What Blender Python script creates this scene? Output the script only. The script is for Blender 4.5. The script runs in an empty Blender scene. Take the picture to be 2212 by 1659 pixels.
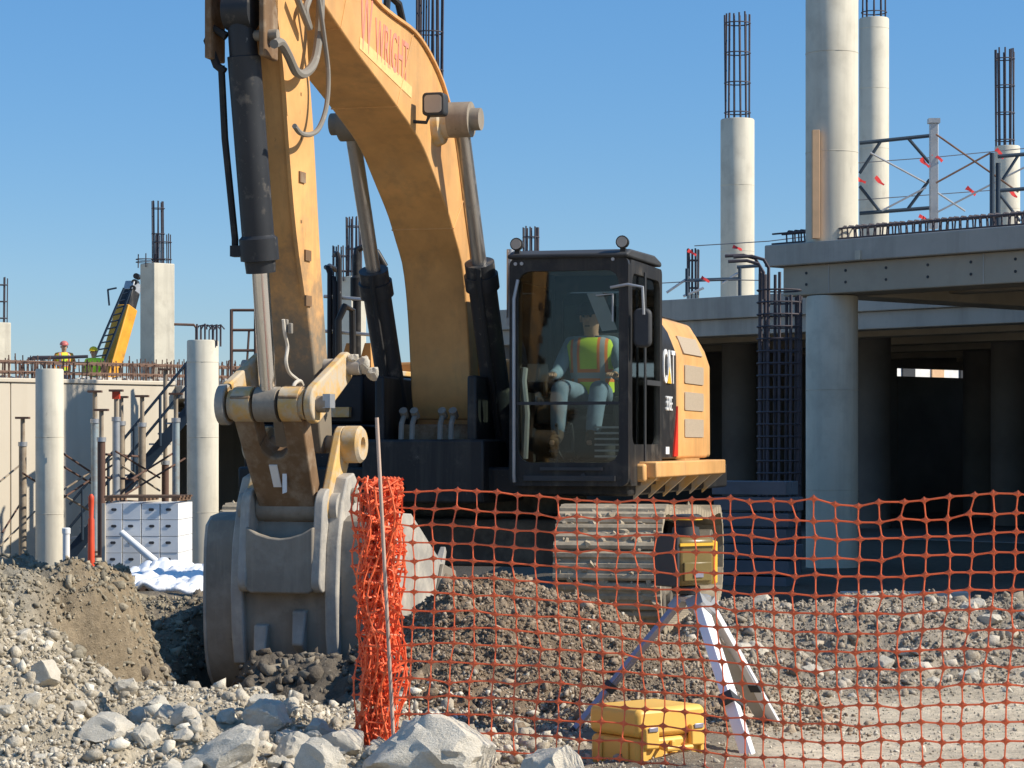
import bpy, bmesh, math, random
import numpy as np
from mathutils import Vector, Matrix

random.seed(7)
rng = np.random.default_rng(11)
SC = bpy.context.scene
COL = SC.collection

# ------------------------------------------------------------------ camera, sky, sun, exposure
FP, CX, HY, HC = 5309.0, 1106.0, 960.0, 1.46      # focal length, centre and eye level in 2212-px picture units
cam_d = bpy.data.cameras.new('camera')
cam_d.sensor_width = 36.0
cam_d.lens = FP / 2212.0 * 36.0
cam_d.shift_y = (HY - 829.5) / 2212.0
cam_d.clip_start = 0.1
cam_d.clip_end = 3000.0
cam = bpy.data.objects.new('camera', cam_d)
cam.location = (0, 0, HC)
cam.rotation_euler = (math.radians(90), 0, 0)
COL.objects.link(cam)
SC.camera = cam

SUN_EL, SUN_AZ = math.radians(38), math.radians(100)   # azimuth clockwise from +Y
SDIR = Vector((math.sin(SUN_AZ) * math.cos(SUN_EL), math.cos(SUN_AZ) * math.cos(SUN_EL), math.sin(SUN_EL)))
world = bpy.data.worlds.new('World')
SC.world = world
world.use_nodes = True
wn = world.node_tree
for n in list(wn.nodes):
    wn.nodes.remove(n)
sky = wn.nodes.new('ShaderNodeTexSky')
sky.sky_type = 'NISHITA'
sky.sun_disc = False
sky.sun_elevation = SUN_EL
sky.sun_rotation = SUN_AZ
sky.air_density = 1.0
sky.dust_density = 0.1
sky.ozone_density = 2.0
bg = wn.nodes.new('ShaderNodeBackground')
bg.inputs['Strength'].default_value = 0.088
wo = wn.nodes.new('ShaderNodeOutputWorld')
hs = wn.nodes.new('ShaderNodeHueSaturation')
hs.inputs['Saturation'].default_value = 1.38
tn = wn.nodes.new('ShaderNodeMix')
tn.data_type = 'RGBA'
tn.blend_type = 'MULTIPLY'
tn.inputs[0].default_value = 1.0
tn.inputs[7].default_value = (.93, 1.01, 1.16, 1)
wn.links.new(sky.outputs[0], hs.inputs['Color'])
wn.links.new(hs.outputs[0], tn.inputs[6])
hz_ = wn.nodes.new('ShaderNodeMix')
hz_.data_type = 'RGBA'
hz_.inputs[0].default_value = 0.42
hz_.inputs[7].default_value = (1.5, 3.6, 6.9, 1)
wn.links.new(tn.outputs[2], hz_.inputs[6])
wn.links.new(hz_.outputs[2], bg.inputs[0])
wn.links.new(bg.outputs[0], wo.inputs[0])

sun_d = bpy.data.lights.new('sun', 'SUN')
sun_d.energy = 5.0
sun_d.angle = math.radians(0.53)
sun_d.color = (1.0, 0.925, 0.80)
sun = bpy.data.objects.new('sun', sun_d)
sun.rotation_euler = SDIR.to_track_quat('Z', 'Y').to_euler()
sun.location = SDIR * 60
COL.objects.link(sun)

SC.view_settings.view_transform = 'Standard'
SC.view_settings.look = 'None'
SC.view_settings.exposure = 0.3
SC.view_settings.gamma = 1.0
SC.view_settings.use_curve_mapping = False
SC.render.engine = 'CYCLES'
try:
    SC.cycles.max_bounces = 8
    SC.cycles.transparent_max_bounces = 16
except Exception:
    pass


# ------------------------------------------------------------------ helpers
def D(x, y, Y):
    """point seen at picture position (x, y) (2212 x 1659 units) at distance Y"""
    return Vector(((x - CX) / FP * Y, Y, HC + (HY - y) / FP * Y))


class MB:
    def __init__(s):
        s.v = []
        s.f = []

    def add(s, vs, fs):
        o = len(s.v)
        s.v += [tuple(p) for p in vs]
        s.f += [tuple(i + o for i in f) for f in fs]
        return s

    def box(s, x0, x1, y0, y1, z0, z1):
        vs = [(x, y, z) for z in (z0, z1) for y in (y0, y1) for x in (x0, x1)]
        return s.add(vs, [(0, 2, 3, 1), (4, 5, 7, 6), (0, 1, 5, 4), (2, 6, 7, 3), (0, 4, 6, 2), (1, 3, 7, 5)])

    def obox(s, c, size, ax=None, ay=None, az=None):
        c = Vector(c)
        ax = Vector(ax or (1, 0, 0)).normalized()
        az = Vector(az or (0, 0, 1)).normalized()
        ay = Vector(ay).normalized() if ay else az.cross(ax).normalized()
        hx, hy, hz = [q / 2 for q in size]
        vs = [c + ax * hx * i + ay * hy * j + az * hz * k for k in (-1, 1) for j in (-1, 1) for i in (-1, 1)]
        return s.add(vs, [(0, 2, 3, 1), (4, 5, 7, 6), (0, 1, 5, 4), (2, 6, 7, 3), (0, 4, 6, 2), (1, 3, 7, 5)])

    def beam(s, p0, p1, w, h, up=(0, 0, 1)):
        p0, p1 = Vector(p0), Vector(p1)
        d = (p1 - p0)
        L = d.length
        d.normalize()
        up = Vector(up)
        if abs(d.dot(up)) > .98:
            up = Vector((0, 1, 0))
        side = d.cross(up).normalized()
        u = side.cross(d).normalized()
        return s.obox((p0 + p1) / 2, (L, w, h), d, side, u)

    def cyl(s, p0, p1, r0, r1=None, n=16, cap=True):
        r1 = r0 if r1 is None else r1
        p0, p1 = Vector(p0), Vector(p1)
        d = (p1 - p0).normalized()
        a = d.orthogonal().normalized()
        b = d.cross(a)
        vs = []
        for p, r in ((p0, r0), (p1, r1)):
            for i in range(n):
                t = 2 * math.pi * i / n
                vs.append(p + (a * math.cos(t) + b * math.sin(t)) * r)
        fs = [(i, (i + 1) % n, n + (i + 1) % n, n + i) for i in range(n)]
        if cap:
            fs += [tuple(range(n - 1, -1, -1)), tuple(range(n, 2 * n))]
        return s.add(vs, fs)

    def lathe(s, p0, d, prof, n=20):
        """prof: list of (distance along d, radius)"""
        p0 = Vector(p0)
        d = Vector(d).normalized()
        a = d.orthogonal().normalized()
        b = d.cross(a)
        vs = []
        for t, r in prof:
            for i in range(n):
                q = 2 * math.pi * i / n
                vs.append(p0 + d * t + (a * math.cos(q) + b * math.sin(q)) * max(r, 1e-4))
        m = len(prof)
        fs = []
        for k in range(m - 1):
            for i in range(n):
                j = (i + 1) % n
                fs.append((k * n + i, k * n + j, (k + 1) * n + j, (k + 1) * n + i))
        fs += [tuple(range(n - 1, -1, -1)), tuple(range((m - 1) * n, m * n))]
        return s.add(vs, fs)

    def tube(s, pts, r, n=8, cap=True):
        pts = [Vector(p) for p in pts]
        rs = r if isinstance(r, (list, tuple)) else [r] * len(pts)
        tang = []
        for i in range(len(pts)):
            a = pts[max(i - 1, 0)]
            b = pts[min(i + 1, len(pts) - 1)]
            tang.append((b - a).normalized())
        u = tang[0].orthogonal().normalized()
        vs = []
        for i, p in enumerate(pts):
            t = tang[i]
            u = (u - t * u.dot(t))
            if u.length < 1e-6:
                u = t.orthogonal()
            u.normalize()
            w = t.cross(u)
            for k in range(n):
                q = 2 * math.pi * k / n
                vs.append(p + (u * math.cos(q) + w * math.sin(q)) * rs[i])
        fs = []
        for i in range(len(pts) - 1):
            for k in range(n):
                j = (k + 1) % n
                fs.append((i * n + k, i * n + j, (i + 1) * n + j, (i + 1) * n + k))
        if cap:
            fs += [tuple(range(n - 1, -1, -1)), tuple(range((len(pts) - 1) * n, len(pts) * n))]
        return s.add(vs, fs)

    def prism(s, poly, axis, a0, a1):
        n = len(poly)

        def P(q, a):
            if axis == 'y':
                return (q[0], a, q[1])
            if axis == 'x':
                return (a, q[0], q[1])
            return (q[0], q[1], a)
        vs = [P(q, a0) for q in poly] + [P(q, a1) for q in poly]
        fs = [tuple(range(n)), tuple(range(2 * n - 1, n - 1, -1))]
        fs += [(i, n + i, n + (i + 1) % n, (i + 1) % n) for i in range(n)]
        return s.add(vs, fs)

    def strip(s, lo, hi, axis, a0, a1):
        """solid between two polylines of the same length (lo, hi), extruded along axis: quads only"""
        n = len(lo)

        def P(q, a):
            if axis == 'y':
                return (q[0], a, q[1])
            if axis == 'x':
                return (a, q[0], q[1])
            return (q[0], q[1], a)
        vs = [P(q, a0) for q in lo] + [P(q, a0) for q in hi] + [P(q, a1) for q in lo] + [P(q, a1) for q in hi]
        fs = []
        for i in range(n - 1):
            fs.append((i, i + 1, n + i + 1, n + i))
            fs.append((2 * n + i, 3 * n + i, 3 * n + i + 1, 2 * n + i + 1))
            fs.append((i, 2 * n + i, 2 * n + i + 1, i + 1))
            fs.append((n + i, n + i + 1, 3 * n + i + 1, 3 * n + i))
        fs.append((0, n, 3 * n, 2 * n))
        fs.append((n - 1, 3 * n - 1, 4 * n - 1, 2 * n - 1))
        return s.add(vs, fs)

    def ring(s, outer, inner, axis, a0, a1):
        n = len(outer)
        o2 = list(outer) + [outer[0]]
        i2 = list(inner) + [inner[0]]
        return s.strip(o2, i2, axis, a0, a1)

    def mesh(s, name, smooth=True, ang=38):
        me = bpy.data.meshes.new(name)
        me.from_pydata(s.v, [], s.f)
        bm = bmesh.new()
        bm.from_mesh(me)
        bmesh.ops.recalc_face_normals(bm, faces=bm.faces)
        bm.to_mesh(me)
        bm.free()
        if smooth:
            me.polygons.foreach_set('use_smooth', [True] * len(me.polygons))
            me.set_sharp_from_angle(angle=math.radians(ang))
        return me

    def build(s, name, m, parent=None, bevel=0, smooth=True, loc=None):
        o = bpy.data.objects.new(name, s.mesh(name, smooth))
        if m:
            o.data.materials.append(m)
        COL.objects.link(o)
        if parent:
            o.parent = parent
        if loc is not None:
            o.location = loc
        if bevel:
            b = o.modifiers.new('bevel', 'BEVEL')
            b.width = bevel
            b.segments = 2
            b.limit_method = 'ANGLE'
            b.angle_limit = math.radians(35)
        return o


def rrect(x0, x1, z0, z1, r, n=5):
    pts = []
    for cx, cz, a0 in ((x1 - r, z1 - r, 0), (x0 + r, z1 - r, 90), (x0 + r, z0 + r, 180), (x1 - r, z0 + r, 270)):
        for k in range(n + 1):
            t = math.radians(a0 + 90 * k / n)
            pts.append((cx + r * math.cos(t), cz + r * math.sin(t)))
    return pts


def tag(o, label=None, cat=None, group=None, kind=None):
    if label:
        o['label'] = label
    if cat:
        o['category'] = cat
    if group:
        o['group'] = group
    if kind:
        o['kind'] = kind
    return o


def thing(name, loc=(0, 0, 0), rz=0, label=None, cat=None, group=None):
    o = bpy.data.objects.new(name, None)
    COL.objects.link(o)
    o.location = loc
    o.rotation_euler = (0, 0, rz)
    return tag(o, label, cat, group)


def share(name, me, parent, loc=(0, 0, 0), rot=(0, 0, 0), scale=(1, 1, 1)):
    o = bpy.data.objects.new(name, me)
    COL.objects.link(o)
    o.parent = parent
    o.location = loc
    o.rotation_euler = rot
    o.scale = scale
    return o


# ------------------------------------------------------------------ materials
class NT:
    def __init__(s, name):
        s.m = bpy.data.materials.new(name)
        s.m.use_nodes = True
        s.t = s.m.node_tree
        s.b = s.t.nodes['Principled BSDF']
        s.out = s.t.nodes['Material Output']

    def n(s, t, **kw):
        q = s.t.nodes.new('ShaderNode' + t)
        for k, v in kw.items():
            setattr(q, k, v)
        return q

    def l(s, a, b):
        s.t.links.new(a, b)

    def coord(s, which='Object'):
        if not hasattr(s, '_c'):
            s._c = s.n('TexCoord')
        return s._c.outputs[which]

    def noise(s, scale, detail=6, rough=.6, vec=None, dist=0):
        q = s.n('TexNoise')
        q.inputs['Scale'].default_value = scale
        q.inputs['Detail'].default_value = detail
        q.inputs['Roughness'].default_value = rough
        q.inputs['Distortion'].default_value = dist
        s.l(vec or s.coord(), q.inputs['Vector'])
        return q.outputs['Fac']

    def rng(s, v, a, b, c=0, d=1):
        q = s.n('MapRange')
        s.l(v, q.inputs[0])
        for i, x in enumerate((a, b, c, d)):
            q.inputs[i + 1].default_value = x
        return q.outputs[0]

    def mix(s, f, a, b, mode='MIX'):
        q = s.n('Mix', data_type='RGBA', blend_type=mode)
        for sock, v in ((q.inputs[0], f), (q.inputs[6], a), (q.inputs[7], b)):
            if isinstance(v, (int, float)):
                sock.default_value = v
            elif isinstance(v, (tuple, list)):
                sock.default_value = (*v[:3], 1)
            else:
                s.l(v, sock)
        return q.outputs[2]

    def math(s, op, a, b=0.0, clamp=False):
        q = s.n('Math', operation=op, use_clamp=clamp)
        for i, v in enumerate((a, b)):
            if isinstance(v, (int, float)):
                q.inputs[i].default_value = v
            else:
                s.l(v, q.inputs[i])
        return q.outputs[0]

    def bump(s, h, strength=.3, dist=.01):
        q = s.n('Bump')
        q.inputs['Strength'].default_value = strength
        q.inputs['Distance'].default_value = dist
        s.l(h, q.inputs['Height'])
        s.l(q.outputs[0], s.b.inputs['Normal'])

    def set(s, **kw):
        for k, v in kw.items():
            i = s.b.inputs[k.replace('_', ' ')]
            if isinstance(v, (int, float)):
                i.default_value = v
            elif isinstance(v, (tuple, list)):
                i.default_value = (*v[:3], 1)
            else:
                s.l(v, i)


def paint(name, col, rough=.45, metal=0, var=.18, scale=2.5, dirt=None, amt=(.58, .75), dscale=3.0, dmax=.85, zmud=None,
          mud=(.17, .14, .10), bump=.12, bscale=60, spec=.3, streak=None, scuff=None):
    t = NT(name)
    n1 = t.noise(scale, 5)
    c = t.mix(t.rng(n1, .3, .7), [q * (1 - var) for q in col], [min(1, q * (1 + var)) for q in col])
    r = rough
    if dirt:
        n2 = t.noise(dscale, 9, .68)
        f = t.rng(n2, amt[0], amt[1], 0, dmax)
        c = t.mix(f, c, dirt)
        r = t.rng(f, 0, 1, rough, .9)
    if streak:
        mp = t.n('Mapping')
        mp.inputs['Scale'].default_value = (streak[1], streak[1], streak[1] * .07)
        t.l(t.coord(), mp.inputs[0])
        c = t.mix(t.rng(t.noise(1.0, 7, .65, mp.outputs[0]), .50, .72, 0, streak[2]), c, streak[0])
    if scuff:
        mp2 = t.n('Mapping')
        mp2.inputs['Scale'].default_value = (scuff[1] * 3, scuff[1], scuff[1])
        mp2.inputs['Rotation'].default_value = (.3, .7, .5)
        t.l(t.coord(), mp2.inputs[0])
        c = t.mix(t.rng(t.noise(1.0, 10, .75, mp2.outputs[0]), .64, .70, 0, scuff[2]), c, scuff[0])
    if zmud:
        sep = t.n('SeparateXYZ')
        t.l(t.coord(), sep.inputs[0])
        n3 = t.noise(5.0, 8, .7)
        h = t.math('ADD', sep.outputs[2], t.rng(n3, .3, .7, -.35, .35))
        f2 = t.rng(h, zmud[0], zmud[1], 1, 0)
        c = t.mix(f2, c, mud)
        r = .85
    t.set(Base_Color=c, Roughness=r, Metallic=metal)
    t.b.inputs['Specular IOR Level'].default_value = spec
    if bump:
        t.bump(t.noise(bscale, 4), bump, .004)
    return t.m


def soil(name, ca, cb, cc, sc=6.0, bump=.6, island=True):
    t = NT(name)
    n1 = t.noise(sc, 8, .7, t.coord('Object'))
    n2 = t.noise(sc * 9, 6, .7, t.coord('Object'))
    c = t.mix(t.rng(n1, .32, .68), ca, cb)
    c = t.mix(t.rng(n2, .45, .75, 0, .7), c, cc)
    if island:
        g = t.n('NewGeometry')
        c = t.mix(t.rng(g.outputs['Random Per Island'], .7, 1, 0, .85), c, cc)
        v = t.rng(g.outputs['Random Per Island'], 0, 1, .72, 1.12)
        c = t.mix(1.0, c, t.math_rgb(v) if False else v, 'MULTIPLY')
    t.set(Base_Color=c, Roughness=.95)
    t.b.inputs['Specular IOR Level'].default_value = .2
    t.bump(n2, bump, .02 if island else .05)
    return t.m


YEL = (.66, .355, .13)
M_ = {}
M_['yellow'] = paint('yellow_paint', YEL, .52, dirt=(.42, .29, .15), amt=(.50, .78), dscale=2.4, dmax=.6, streak=((.30, .19, .09), 5, .45), scuff=((.16, .10, .06), 6, .6))
M_['yellow_stick'] = paint('yellow_paint_muddy', YEL, .45, dirt=(.33, .25, .15), amt=(.58, .76), dscale=2.6, dmax=.65, zmud=(2.05, 2.75), mud=(.20, .165, .12), streak=((.28, .18, .09), 6, .5), scuff=((.16, .10, .06), 7, .65))
M_['yellow_worn'] = paint('yellow_paint_worn', (.60, .37, .13), .65, dirt=(.50, .42, .31), amt=(.42, .56), dscale=6, dmax=.95, scuff=((.20, .13, .08), 9, .7), bump=.4, bscale=30)
M_['rusty_steel'] = paint('worn_rusty_steel', (.19, .115, .06), .75, dirt=(.36, .29, .21), amt=(.46, .68), dscale=6, dmax=.8, streak=((.12, .07, .04), 9, .5), bump=.4, bscale=30)
M_['steel'] = paint('worn_bucket_steel', (.25, .215, .17), .65, metal=.05, streak=((.36, .31, .24), 9, .7), scuff=((.10, .09, .08), 8, .7), dirt=(.36, .32, .26), amt=(.50, .70), dscale=4, bump=.4, bscale=25)
M_['pale_steel'] = paint('dusty_pale_steel', (.36, .335, .295), .75, metal=0, dirt=(.52, .47, .39), amt=(.46, .66), dscale=6, bump=.5, bscale=30, scuff=((.20, .18, .15), 9, .8), streak=((.25, .215, .17), 10, .5))
M_['black'] = paint('black_machine_paint', (.021, .021, .022), .45, dirt=(.13, .115, .095), amt=(.54, .74), dscale=4, dmax=.55, scuff=((.20, .18, .155), 8, .55), streak=((.10, .09, .075), 6, .5))
M_['black_cyl'] = paint('black_cylinder_paint', (.030, .032, .036), .45, dirt=(.16, .14, .115), amt=(.56, .70), dscale=7, dmax=.75, scuff=((.30, .28, .25), 12, .7))
M_['black_mud'] = paint('black_paint_spattered', (.016, .016, .019), .5, dirt=(.42, .40, .38), amt=(.68, .74), dscale=22, dmax=.8)
M_['dark'] = paint('dark_grey_plastic', (.045, .047, .05), .6)
M_['rubber'] = paint('black_rubber_hose', (.025, .025, .026), .7, dirt=(.12, .10, .08), dscale=6, dmax=.5)
M_['hose_dusty'] = paint('dusty_hose', (.22, .20, .17), .75, dirt=(.4, .36, .3), dscale=10)
M_['hose_pale'] = paint('pale_grease_line', (.55, .50, .42), .7)
M_['chrome'] = paint('chrome_rod', (.75, .74, .74), .18, metal=1, var=.05, dirt=(.35, .30, .26), amt=(.62, .8), dscale=5, dmax=.4, bump=0)
M_['rod_dull'] = paint('dull_rod', (.50, .48, .46), .32, metal=.9, var=.1, dirt=(.25, .22, .19), amt=(.5, .7), dscale=6, dmax=.6)
M_['track'] = paint('dusty_track_steel', (.30, .25, .18), .9, dirt=(.47, .39, .28), amt=(.40, .60), dscale=6, bump=1.0, bscale=14)
M_['track_mud'] = paint('dry_track_mud', (.40, .33, .235), .95, var=.2, scale=8)
M_['trackdark'] = paint('muddy_track_frame', (.12, .105, .085), .85, dirt=(.25, .22, .17), amt=(.45, .65), dscale=4)
M_['red'] = paint('red_stripe', (.62, .035, .02), .45)
M_['white'] = paint('white_decal', (.80, .80, .78), .5, var=.03, bump=0)
M_['logo_yellow'] = paint('yellow_decal', (.8, .45, .05), .5, var=.03, bump=0)
M_['decal_red'] = paint('faded_red_decal', (.70, .27, .19), .55, var=.12, scale=8, bump=0)
M_['decal_pale'] = paint('faded_pale_decal', (.80, .53, .22), .55, var=.1, scale=20, bump=0)
M_['grille'] = paint('louvre_mesh', (.42, .34, .25), .7, var=.12, scale=90)
M_['lamp_glass'] = paint('lamp_lens', (.42, .38, .33), .12, var=.1, bump=0)
M_['interior'] = paint('cab_trim', (.05, .05, .045), .8)
M_['tan_trim'] = paint('cab_headliner', (.16, .14, .10), .9)
M_['seat'] = paint('seat_fabric', (.04, .042, .045), .9)
M_['skin'] = paint('skin', (.50, .30, .20), .55, var=.06, bump=0)
M_['jeans'] = paint('blue_jeans', (.20, .27, .36), .9, var=.2, scale=8)
M_['shirt'] = paint('light_blue_shirt', (.22, .31, .40), .9, var=.15, scale=8)
M_['boot'] = paint('brown_boot', (.07, .045, .03), .8)
M_['cap'] = paint('dark_cap', (.02, .022, .035), .8)
M_['concrete'] = paint('column_concrete', (.62, .57, .455), .85, var=.09, scale=1.2, dirt=(.40, .36, .28), amt=(.50, .74), dscale=2.2, dmax=.6, streak=((.38, .345, .28), 3, .65), scuff=((.30, .27, .22), 1.5, .5), bump=.25, bscale=14)
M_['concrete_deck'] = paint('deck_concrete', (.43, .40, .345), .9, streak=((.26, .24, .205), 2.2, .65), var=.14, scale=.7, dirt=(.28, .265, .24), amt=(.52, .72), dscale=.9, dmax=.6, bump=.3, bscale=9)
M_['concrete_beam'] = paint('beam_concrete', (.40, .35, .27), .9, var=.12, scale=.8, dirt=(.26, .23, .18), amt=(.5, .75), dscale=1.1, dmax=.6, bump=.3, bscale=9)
M_['wall'] = paint('retaining_wall_concrete', (.64, .56, .435), .9, streak=((.46, .38, .27), 1.6, .5), var=.06, scale=.5, dirt=(.50, .42, .30), amt=(.55, .8), dscale=.6, dmax=.6, bump=.2, bscale=6)
M_['shade_concrete'] = paint('rough_shade_darkened_concrete', (.17, .16, .145), .95, var=.2, scale=1, bump=.5, bscale=8)  # concrete darkened in colour to stand in for the garage's interior shade
M_['rebar'] = paint('rebar_steel', (.085, .075, .085), .75, metal=.3, var=.25, scale=6)
M_['rebar_rust'] = paint('rusty_rebar', (.20, .12, .085), .85, var=.3, scale=9)
M_['scaf'] = paint('dark_blue_scaffold', (.03, .05, .075), .55)
M_['galv'] = paint('galvanised_steel', (.42, .43, .44), .45, metal=.5, var=.12, scale=6)
M_['shore'] = paint('shore_steel', (.33, .27, .20), .65, metal=.2, var=.3, scale=2, dirt=(.16, .10, .06), amt=(.5, .7), dscale=3)
M_['shore_blue'] = paint('shore_steel_blue', (.30, .36, .38), .6, metal=.2, var=.3, scale=2, dirt=(.25, .14, .08), amt=(.5, .7), dscale=3)
M_['brownsteel'] = paint('brown_steel_frame', (.13, .075, .055), .75)
M_['pine'] = paint('pine_timber', (.66, .42, .24), .75, var=.12, scale=5)
M_['plank'] = paint('weathered_plank', (.55, .52, .46), .85, var=.15, scale=4)
M_['shade_beam'] = paint('shade_blue_grey', (.13, .145, .165), .6)  # beams darkened and blued in colour to stand for shade
M_['flag'] = paint('red_flag_cloth', (.72, .06, .06), .8, var=.15)
M_['cable'] = paint('steel_cable', (.16, .17, .19), .5, metal=.4)
M_['orange_pipe'] = paint('orange_pipe', (.72, .08, .03), .5)
M_['carton'] = paint('white_carton', (.80, .80, .79), .7, var=.05)
M_['carton_hole'] = paint('dark_hand_hole', (.05, .05, .055), .9)
M_['cardboard'] = paint('tan_cardboard', (.45, .40, .33), .9, var=.1)
M_['sheet'] = paint('white_plastic_sheet', (.85, .85, .86), .35, var=.05, bump=.5, bscale=5)
M_['pallet'] = paint('brown_pallet_wood', (.18, .11, .07), .9, var=.3)
M_['crane'] = paint('crane_yellow', (.72, .33, .03), .5, dirt=(.2, .12, .05), amt=(.6, .75), dscale=2)
M_['fence'] = paint('orange_net_plastic', (.90, .165, .06), .5, var=.10, scale=9, bump=0)
M_['stake'] = paint('weathered_wood_stake', (.50, .37, .29), .7)
M_['alu'] = paint('white_aluminium', (.86, .86, .86), .4, metal=.15, var=.03, bump=0)
M_['alu_dark'] = paint('grey_aluminium', (.33, .32, .38), .4, metal=.6, var=.08)
M_['tan_strap'] = paint('tan_leg_inside', (.36, .31, .24), .8)
M_['laser'] = paint('laser_yellow', (.80, .47, .05), .4, var=.05, bump=0)
M_['laser_dark'] = paint('laser_olive_screen', (.19, .14, .05), .3, var=.15)
M_['case'] = paint('yellow_case_plastic', (.80, .47, .10), .45, var=.07, scale=3, dirt=(.55, .36, .12), amt=(.6, .8), dscale=5, dmax=.5)
M_['trailer'] = paint('site_trailer_wall', (.80, .78, .74), .6)
M_['hat_yellow'] = paint('yellow_hard_hat', (.85, .62, .02), .4)
M_['hat_red'] = paint('red_white_hard_hat', (.55, .16, .14), .4)
M_['lime'] = paint('lime_vest_cloth', (.55, .85, .06), .8)
M_['orange_vest'] = paint('orange_vest_cloth', (.85, .32, .06), .8)
M_['silver'] = paint('silver_stripe', (.40, .40, .42), .5)


def glass(name, tint, refl=.08):
    t = NT(name)
    for q in (t.b,):
        t.t.nodes.remove(q)
    tr = t.n('BsdfTransparent')
    tr.inputs[0].default_value = (*tint, 1)
    gl = t.n('BsdfGlossy')
    gl.inputs['Roughness'].default_value = .03
    fr = t.n('Fresnel')
    fr.inputs[0].default_value = 1.45
    mx = t.n('MixShader')
    t.l(fr.outputs[0], mx.inputs[0])
    t.l(tr.outputs[0], mx.inputs[1])
    t.l(gl.outputs[0], mx.inputs[2])
    t.l(mx.outputs[0], t.out.inputs[0])
    return t.m


M_['glass'] = glass('windscreen_glass', (.80, .83, .81))
M_['glass_dark'] = glass('tinted_side_glass', (.80, .86, .83))


# vest: lime with orange and silver bands in the object's own space
def vest_material():
    t = NT('hi_vis_vest')
    sep = t.n('SeparateXYZ')
    t.l(t.coord(), sep.inputs[0])
    y = t.math('ABSOLUTE', sep.outputs[1])
    z = sep.outputs[2]

    def band(v, a, b):  # soft-edged cloth bands
        return t.math('MULTIPLY', t.math('GREATER_THAN', v, a), t.math('LESS_THAN', v, b))
    orange = t.math('ADD', band(y, .075, .165), band(z, .06, .17), True)
    silver = t.math('ADD', band(y, .10, .14), band(z, .09, .14), True)
    c = t.mix(orange, (.66, .86, .05), (.95, .25, .04))
    c = t.mix(silver, c, (.42, .42, .44))
    t.set(Base_Color=c, Roughness=.8)
    return t.m


M_['vest'] = vest_material()

# ------------------------------------------------------------------ terrain
_perm = rng.integers(0, 256, 512)


def vnoise(x, y):
    xi = np.floor(x).astype(int)
    yi = np.floor(y).astype(int)
    fx = x - xi
    fy = y - yi
    u = fx * fx * (3 - 2 * fx)
    v = fy * fy * (3 - 2 * fy)

    def hsh(a, b):
        return _perm[(_perm[a & 255] + b) & 511 if False else (_perm[a & 255] + (b & 255)) & 511] / 255.0
    return ((hsh(xi, yi) * (1 - u) + hsh(xi + 1, yi) * u) * (1 - v) + (hsh(xi, yi + 1) * (1 - u) + hsh(xi + 1, yi + 1) * u) * v) - .5


def fbm(x, y, o=5, g=.55):
    a, s, f = 1.0, 0, 1.0
    for i in range(o):
        s = s + a * vnoise(x * f + 17.3 * i, y * f - 9.1 * i)
        f *= 2.03
        a *= g
    return s


def ss(a, b, t):
    k = np.clip((t - a) / (b - a), 0, 1)
    return k * k * (3 - 2 * k)


def masks(X, Y):
    pile_l = ss(-2.0, -2.45, X) * ss(12.9, 14.2, Y) * (1 - ss(16.2, 18.2, Y))
    ridge = np.interp(X, [-3.2, -2.6, -2.25, -1.9, -1.5, -1.1, -.8, -.4, .1, .6], [1, 1, 1, 1, 1, 1, .9, .8, .5, 0]) * (1 - ss(13.5, 14.2, Y))
    midA = np.interp(X, [-1.0, -.65, -.3, .3, .9, 1.5, 2.0], [0, .5, 1, .85, .5, .25, 0])
    mid = midA * ss(12.9, 13.6, Y) * (1 - ss(16.6, 17.6, Y))
    right = ss(.7, 1.4, X) * ss(13.6, 15.2, Y - .9 * (X - 1.2)) * (1 - ss(18.6, 19.6, Y))
    path = ss(.9, 1.5, X) * (1 - right) * (1 - ss(19, 21, Y))
    return pile_l, ridge, mid, right, path


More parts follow.
